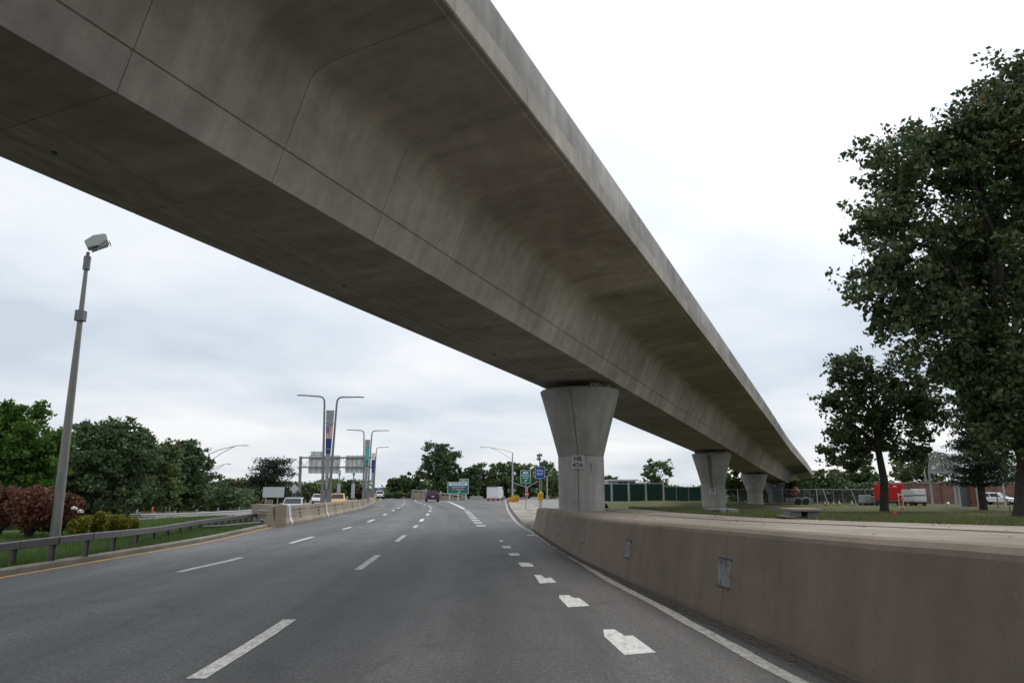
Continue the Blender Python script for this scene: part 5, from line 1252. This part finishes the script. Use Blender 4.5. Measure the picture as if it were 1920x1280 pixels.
# flagged delineator cluster in front of the red container
Yc = 66; z0 = lawnZ(pX(1688, Yc), Yc); t = thing('barricade', 'red and white barricade in front of the red container', 'barricade', (pX(1687.5, Yc), Yc, z0))
for k, z_ in enumerate((.45, .85, 1.2)): MB().box((-.05 + .04 * k, -.03, z_), (.52, .03, .14), M=Matrix.Rotation(R(12), 3, 'Y')).build('board', M['orange'] if k != 2 else M['white'], t)
for x_ in (-.2, .2): MB().box((x_, 0, .65), (.05, .05, 1.35)).build('leg', M['white'], t)
for px, py, mt, lb in ((1690, 955, 'marker_red', 'red marker flag nearest the barricade'), (1675, 968, 'marker_red', 'largest red marker flag, low on the lawn in front of the red container'), (1835, 957.5, 'marker_red', 'red marker flag on the lawn before the conifer'), (1547, 965, 'marker_red', 'faint red marker flag right of the concrete vault'),
                       (1452, 962, 'marker_blue', 'blue marker flag on the lawn left of the concrete vault'), (1394, 965, 'marker_blue', 'blue marker flag near the foot of the second pier')):
    q = hit(px, py + 3); t = thing('marker_flag', lb, 'flag', (q.x, q.y, lawnZ(q.x, q.y))); k = pxm(q.y); s_ = (7 if 'largest' in lb else 4.5) * k
    MB().tube([(0, 0, 0), (0, 0, .16 + s_ * .5)], .008, 4).build('wire', M['dark'], t); MB().prism([(0, .1), (s_, .12), (s_ * 1.05, .1 + s_ * .55), (s_ * .5, .1 + s_ * .7), (0, .1 + s_ * .6)], 'y', -.01, .01).build('cloth', M[mt], t)
# ============================================================ concrete vaults
def vault(px, py, wpx, label, hh=.23, dark_gap=True):
    q = hit(px, py); z0 = lawnZ(q.x, q.y); k = pxm(q.y); w_ = wpx * k; t = thing('concrete_vault', label, 'concrete slab', (q.x, q.y, z0), rz=R(-6))
    for f in (-.27, .27): MB().box((w_ * f, 0, hh * .35), (w_ * .34, .6, hh * .8)).build('side_block', M['block'], t)
    MB().box((0, .25, hh * .3), (w_ * .5, .1, hh * .7)).build('back_panel', M['dark'], t); MB().box((0, 0, hh * .85), (w_, .9, hh * .24)).build('lid', M['coping'], t, bevel=.015); MB().box((-w_ * .52, -.1, hh * .28), (w_ * .3, .7, hh * .16)).build('ledge', M['kerb'], t)
    return t
vault(1502, 973, 56, 'low concrete vault with slab lid and dark opening on the lawn')
for px, w_, lb in ((1331, 13, 'small grey block with a dark gap at the left foot of the second pier'), (1348, 13, 'middle grey block at the foot of the second pier'), (1367, 20, 'wider grey block at the right foot of the second pier')):
    q = hit(px, 963.5); Y = q.y; t = thing('concrete_block', lb, 'concrete block', (q.x, Y, lawnZ(q.x, Y)), rz=R(8), group='grey blocks at the foot of the second pier'); k = pxm(Y); zt = 10.0 * k
    MB().box((0, 0, zt / 2), (w_ * k, .6, zt)).build('body', M['block'] if px != 1331 else M['kerb'], t, bevel=.02); MB().box((0, -.31, zt * .5), (w_ * k * (.7 if px == 1331 else .4), .03, zt * .6)).build('recess', M['dark'] if px == 1331 else M['block'], t)
# ============================================================ trailer with orange tank
Yt = 86; t = thing('tank_trailer', 'grey flat trailer carrying a rusty orange tank, beneath the end of the guideway', 'trailer', (pX(1497, Yt), Yt, 0))
w_ = 40 * pxm(Yt); MB().box((0, 0, .55), (w_, 1.9, .45)).build('deck', M['block'], t)
for x_ in (-.5, .4):
    MB().tube([(x_, -1.0, .36), (x_, -.75, .36)], .36, 16).build('wheel', M['black'], t)
    MB().lathe([(.48, 0), (.48, .08)], n=4)
    mb = MB(); mb.tube([(x_ + .46 * math.cos(R(a_)), -.98, .36 + .46 * math.sin(R(a_))) for a_ in range(0, 181, 20)], .04, 5); mb.build('mudguard', M['galv'], t)
rust = Mat('rusty_orange_tank', .8); rf_ = rust.noise(3, 5, .7, rust.vec('obj')); rust.color(rust.ramp(rf_, [(.35, (.06, .04, .035)), (.55, (.24, .12, .075)), (.75, (.36, .27, .21))]))
MB().lathe([(.25, 0), (.5, .2), (.55, .55), (.40, .9), (.25, 1.0), (.25, 1.2)], (-.35, 0, .85), 20).build('tank', rust.m, t, smooth=True)
for a_ in (-.5, .15): MB().box((a_ - .2, -.5, 1.0), (.08, .08, .8)).build('bracket', M['dark'], t)
MB().box((.25, -.6, 1.45), (.3, .2, .35)).build('engine_box', M['dark'], t)
# ============================================================ containers
def containerbox(name, label, px0, px1, py0, py1, Y, mat, panels=5, rz=R(-27), skid=.45, cat='container'):
    k = pxm(Y); w_ = (px1 - px0) * k; zt = zpx(py0, Y); zb = lawnZ(pX((px0 + px1) / 2, Y), Y); t = thing(name, label, cat, (pX((px0 + px1) / 2, Y), Y, zb), rz); h_ = zt - zb
    MB().box((0, 1.1, skid + (h_ - skid) / 2), (w_, 2.2, h_ - skid)).build('body', mat, t, bevel=.02)
    for i in range(panels): 
        x = -w_ / 2 + w_ * (i + .5) / panels; MB().box((x, -.015, skid + (h_ - skid) * .5), (w_ / panels * .86, .03, (h_ - skid) * .86)).build('side_panel', mat, t)
    MB().box((0, 1.0, skid * .6), (w_ * .94, 1.9, skid * .3)).build('chassis', M['dark'], t)
    for x in (-.3, .3): MB().tube([(w_ * x, .0, skid * .45), (w_ * x, .3, skid * .45)], skid * .48, 14).build('wheel', M['black'], t)
    return t, w_, h_
t, w_, h_ = containerbox('red_container', 'bright red container trailer behind the medium oak trunk', 1642, 1691, 906.5, 946, 80, M['red'], 3, skid=.6)
for f in (.22, -.04): MB().box((w_ * f, -.045, h_ * .88), (w_ * .12, .015, h_ * .045)).build('white_mark', M['letter_white'], t)
wt = plain('dull_white_panel', (.52, .50, .52), .5); wt2 = plain('white_panel', (.72, .74, .75), .45)
for a0, a1, m_, lb, yy in ((1691, 1709.5, wt, 'duller left hand white trailer box beside the red container', 917.5), (1710.5, 1734, wt2, 'brighter right hand white trailer box before the brick wall', 916)):
    t, w_, h_ = containerbox('white_trailer', lb, a0, a1, yy, 946, 79, m_, 2, skid=.42, cat='trailer'); MB().box((0, -.045, h_ * .62), (w_ * .97, .02, .09)).build('dark_band', M['seam'], t)
gm_ = plain('grey_cabinet', (.33, .36, .37), .5)
for a0, a1, yy, lb in ((1609, 1621, 928, 'leftmost grey cabinet trailer right of the pale cones'), (1622, 1631, 927.5, 'middle grey cabinet trailer'), (1632, 1644, 930, 'right grey cabinet trailer beside the medium oak trunk')):
    containerbox('grey_cabinet', lb, a0, a1, yy, 946, 82, gm_, 2, skid=.3, cat='cabinet')
# ============================================================ brick wall
bw = Mat('red_brick', .9); br = bw.n('ShaderNodeTexBrick'); bw.l(bw.vec('obj', (1, 1, 1)), br.inputs[0])
mpn = bw.n('ShaderNodeMapping'); mpn.inputs['Rotation'].default_value = (R(90), 0, 0); bw.l(bw.n('ShaderNodeTexCoord').outputs['Object'], mpn.inputs[0]); bw.l(mpn.outputs[0], br.inputs[0])
br.inputs['Color1'].default_value = (.15, .065, .05, 1); br.inputs['Color2'].default_value = (.21, .10, .075, 1); br.inputs['Mortar'].default_value = (.22, .18, .16, 1); br.inputs['Scale'].default_value = 1.0
br.inputs['Brick Width'].default_value = .22; br.inputs['Row Height'].default_value = .075; br.inputs['Mortar Size'].default_value = .008
bw.color(bw.mix(1.0, br.outputs[0], bw.ramp(bw.noise(.8, 4, .6, bw.vec('obj')), [(.3, .7), (.7, 1.2)]), 'MULTIPLY'))
Yw = 92; BWL = thing('brick_wall', 'long red brick wall with stone coping behind the containers and shelter', 'wall', (pX(1760, Yw), Yw, 0)); xw = [1655, 1714, 1768, 1815, 1870, 1925, 1985]
for i in range(len(xw) - 1):
    a_, b_ = pX(xw[i], Yw), pX(xw[i + 1], Yw); zt = zpx(905.5, Yw); MB().box(((a_ + b_) / 2, Yw, zt / 2 - .1), (b_ - a_ - .62, .3, zt + .1)).build('brick_panel', bw.m, BWL, world=True)
    MB().box(((a_ + b_) / 2, Yw, zt + .03), (b_ - a_ - .62, .46, .14)).build('coping', M['coping'], BWL, world=True)
for px in xw: MB().box((pX(px, Yw), Yw, zpx(904, Yw) / 2 - .1), (.58, .5, zpx(904, Yw) + .2)).build('pillar', bw.m, BWL, world=True); MB().box((pX(px, Yw), Yw, zpx(903.5, Yw) + .05), (.72, .62, .16)).build('pillar_cap', M['coping'], BWL, world=True)
# ============================================================ glazed arch shelter
Ys = 68; k = pxm(Ys); gx0, gx1 = pX(1749, Ys), pX(1794, Ys); cx_ = (gx0 + gx1) / 2; zb = lawnZ(cx_, Ys) - .05
SH = thing('arched_shelter', 'pale steel framed shelter with a clear barrel vault roof before the brick wall', 'shelter', (cx_, Ys, zb), rz=R(-56)); zs = zpx(885, Ys) - zb; hwid = (gx1 - gx0) / 2 / .92; za = zpx(848, Ys) - zb - zs
clear = Mat('clear_sheet', .15); clear.b.inputs['Transmission Weight'].default_value = .0; tr_ = clear.n('ShaderNodeBsdfTransparent'); ms = clear.n('ShaderNodeMixShader'); ms.inputs[0].default_value = .70; clear.color((.42, .46, .48))
clear.l(clear.b.outputs[0], ms.inputs[1]); clear.l(tr_.outputs[0], ms.inputs[2]); clear.l(ms.outputs[0], clear.nt.nodes['Material Output'].inputs[0])
DL = 9.0
for yy in (0, DL / 2, DL):
    for sg in (-1, 1):
        MB().tube([(sg * hwid, yy, 0), (sg * hwid, yy, zs)], .10, 8).build('post', M['pole_light'], SH)
        if yy == 0: MB().tube([(sg * hwid, 0, zs - 1.1), (sg * (hwid - .65), 0, zs - .1)], .06, 6).build('brace', M['pole'], SH)
    MB().tube([(hwid * math.cos(R(a_)), yy, zs + za * math.sin(R(a_))) for a_ in range(0, 181, 12)], .075, 8).build('arch', M['pole_light'], SH, smooth=True)
    MB().box((0, yy, zs), (2 * hwid, .16, .2)).build('tie_beam', M['pole_light'], SH)
for sg in (-1, 1): MB().box((sg * hwid, DL / 2, zs + .02), (.14, DL, .18)).build('eaves_beam', M['lamp_dark'] if sg > 0 else M['pole_light'], SH)
for j in range(2):
    for i in range(5):
        a0, a1 = R(36 * i + 1), R(36 * (i + 1) - 1); mb = MB(); A_ = [(hwid * math.cos(a0 + (a1 - a0) * q / 4), zs + za * math.sin(a0 + (a1 - a0) * q / 4)) for q in range(5)]
        mb.sheet([(x, j * DL / 2 + .05, z) for x, z in A_], [(x, (j + 1) * DL / 2 - .05, z) for x, z in A_]); mb.build('roof_sheet', clear.m, SH)
for sg in (-1, 1):
    A_ = [(0, zs + .1)] + [(sg * hwid * .97 * math.cos(R(a_)), zs + .1 + (za - .14) * math.sin(R(a_))) for a_ in range(0, 91, 10)]
    MB().prism(A_, 'y', -.012, .012).build('gable_sheet', clear.m, SH)
MB().tube([(0, -.02, zs), (0, -.02, zs + za)], .05, 6).build('mullion', M['pole'], SH)
for j in range(3):
    y0 = .2 + j * 2.9; MB().box((hwid, y0 + 1.4, zs - .55), (.02, 2.7, .95)).build('side_sheet', clear.m, SH)
# dark lattice gate and stacked red bricks beside the shelter
Yg = 76; t = thing('lattice_gate', 'dark grey lattice gate leaning between the shelter and the brick stacks', 'gate', (pX(1807, Yg), Yg, 0)); k = pxm(Yg); H_ = zpx(896, Yg)
for i in range(9): MB().box(((i - 4) * 1.9 * k, 0, H_ / 2), (.05, .05, H_)).build('bar', M['lamp_dark'], t)
for i in range(14): MB().box((0, -.02, H_ * (i + .5) / 14), (16 * k, .04, .05)).build('rail', M['lamp_dark'], t)
MB().box((0, .1, H_ / 2), (16 * k, .04, H_)).build('backing_sheet', plain('grey_teal_sheet', (.10, .13, .14), .7, 0, .4, 2), t)
t = thing('brick_stack', 'tall stack of red brick pallets beside the dark lattice gate', 'brick stack', (pX(1823, Yg), Yg, 0)); rb_ = plain('loose_red_brick', (.17, .06, .045), .9, 0, .4, 8); rows = 12; 
for r__ in range(rows):
    for c__ in range(4):
        MB().box(((c__ - 1.5) * 3.4 * k, random.uniform(-.05, .05), H_ * (r__ + .5) / rows), (3.1 * k, .7, H_ / rows * .82), random.uniform(-.05, .05)).build('brick', rb_, t)
# thin poles by the wall, small things on the ground
for px, y0_, y1_, Y, lb in ((1738, 878, 905, 93, 'thin pipe standing above the brick wall left of the shelter'), (1868, 908, 942, 66, 'black post in front of the parked white car')):
    t = thing('thin_pole', lb, 'pole', (pX(px, Y), Y, 0)); MB().tube([(0, 0, 0), (0, 0, zpx(y0_, Y))], .05, 6).build('shaft', M['lamp_dark'] if px > 1800 else M['pole_light'], t)
    MB().box((-.4 if px > 1800 else 0, 0, zpx(y0_ + 5, Y)), (.8 if px > 1800 else .12, .05, .06)).build('bracket', M['lamp_dark'], t)
t = thing('globe_lamp', 'white globe on a short stalk beside the large oak trunk', 'lamp', (pX(1889, 52), 52, lawnZ(pX(1889, 52), 52))); zg = zpx(938, 52) - lawnZ(pX(1889, 52), 52)
MB().tube([(0, 0, 0), (0, 0, zg)], .03, 6).build('stalk', M['dark'], t); MB().lathe([(.01, -.08), (.06, -.06), (.085, 0), (.06, .06), (.01, .08)], (0, 0, zg), 14).build('globe', M['white'], t, smooth=True)
q = hit(1775, 946.5); t = thing('white_bucket', 'small white bucket lying on the grass under the shelter', 'bucket', (q.x, q.y, lawnZ(q.x, q.y))); MB().tube([(0, 0, .15), (.3, .1, .17)], .15, 14).build('shell', M['white'], t); MB().tube([(-.02, 0, .15), (0, 0, .15)], .12, 12).build('mouth', M['dark'], t)

# distant woodland seen as one low mass between the nearer trees
P_ = []
for i in range(5200):
    px = random.uniform(-350, 2300); Y = random.uniform(205, 260); x = pX(px, Y)
    h_ = 3.4 + 1.6 * mnoise.noise(Vector((px * .012, 0, 0))) + .8 * mnoise.noise(Vector((px * .05, 2, 0)))
    if px < 1080: h_ *= 1.35
    if 690 < px < 735: h_ *= .5
    for k in range(5): P_.append((x + random.uniform(-1.5, 1.5), Y, random.random() ** .7 * h_))
wd_ = leaf_mesh('distant_wood', P_, 1.1, LM['mid'], None); tag(wd_, 'far low belt of trees along the horizon', 'woodland', kind='stuff')
P_ = []
for i in range(2600):
    px = random.uniform(1366, 2050); Y = random.uniform(106, 116) if px < 1498 else random.uniform(93, 101) if px < 1660 else random.uniform(100, 108); h_ = 2.7 + .9 * mnoise.noise(Vector((px * .03, 5, 0)))
    for k in range(6): P_.append((pX(px, Y) + random.uniform(-.6, .6), Y + random.uniform(-1, 1), random.random() ** .8 * h_))
wd_ = leaf_mesh('thicket', P_, .5, LM['dark'], None); tag(wd_, 'dark undergrowth behind the chain link fence and brick wall', 'thicket', kind='stuff')
P_ = []
for i in range(2400):
    px = random.uniform(-60, 470); Y = random.uniform(78, 92) ; h_ = float(np.interp(px, [-60, 90, 385, 400, 470], [3.5, 4.5, 3.6, 2.4, 2.2])) + 1.0 * mnoise.noise(Vector((px * .03, 9, 0)))
    for k in range(9): P_.append((pX(px, Y) + random.uniform(-.6, .6), Y + random.uniform(-1, 1), random.random() ** .8 * h_))
wd_ = P_ = [(a_, b_, c_ - .5) for a_, b_, c_ in P_]
wd_ = leaf_mesh('thicket', P_, .48, LM['dark'], None); tag(wd_, 'dark undergrowth at the foot of the left hand trees', 'thicket', kind='stuff')

# litter and fallen leaves along the wall foot, on the pavement and by the kerb
mb = MB()
def chip(x, y, z, s_):
    a_ = random.uniform(0, 6.28); c_, d_ = math.cos(a_) * s_, math.sin(a_) * s_
    mb.add([(x - c_, y - d_, z), (x + d_ * .5, y - c_ * .5, z + s_ * .35), (x + c_, y + d_, z + .002), (x - d_ * .5, y + c_ * .5, z + s_ * .2)], [(0, 1, 2, 3)])
for i in range(420):
    y = random.uniform(2, 30); chip(wallX(y) - abs(random.gauss(0, .10)) - .01, y, .008, random.uniform(.008, .03))
for i in range(260):
    y = random.uniform(3, 29); chip(wallX(y) + random.uniform(.7, .5 + apW(y)), y, apZ(y) + .008, random.uniform(.012, .035))
for i in range(260):
    y = random.uniform(8, 45); chip(atY(YEL, y) - random.uniform(.02, .15), y, .008, random.uniform(.01, .035))
tag(mb.build('litter', plain('dry_leaf_litter', (.16, .105, .055), .9, 0, .5, 3)), 'scattered dry leaves and grit along the wall, pavement and kerb', 'litter', kind='stuff')
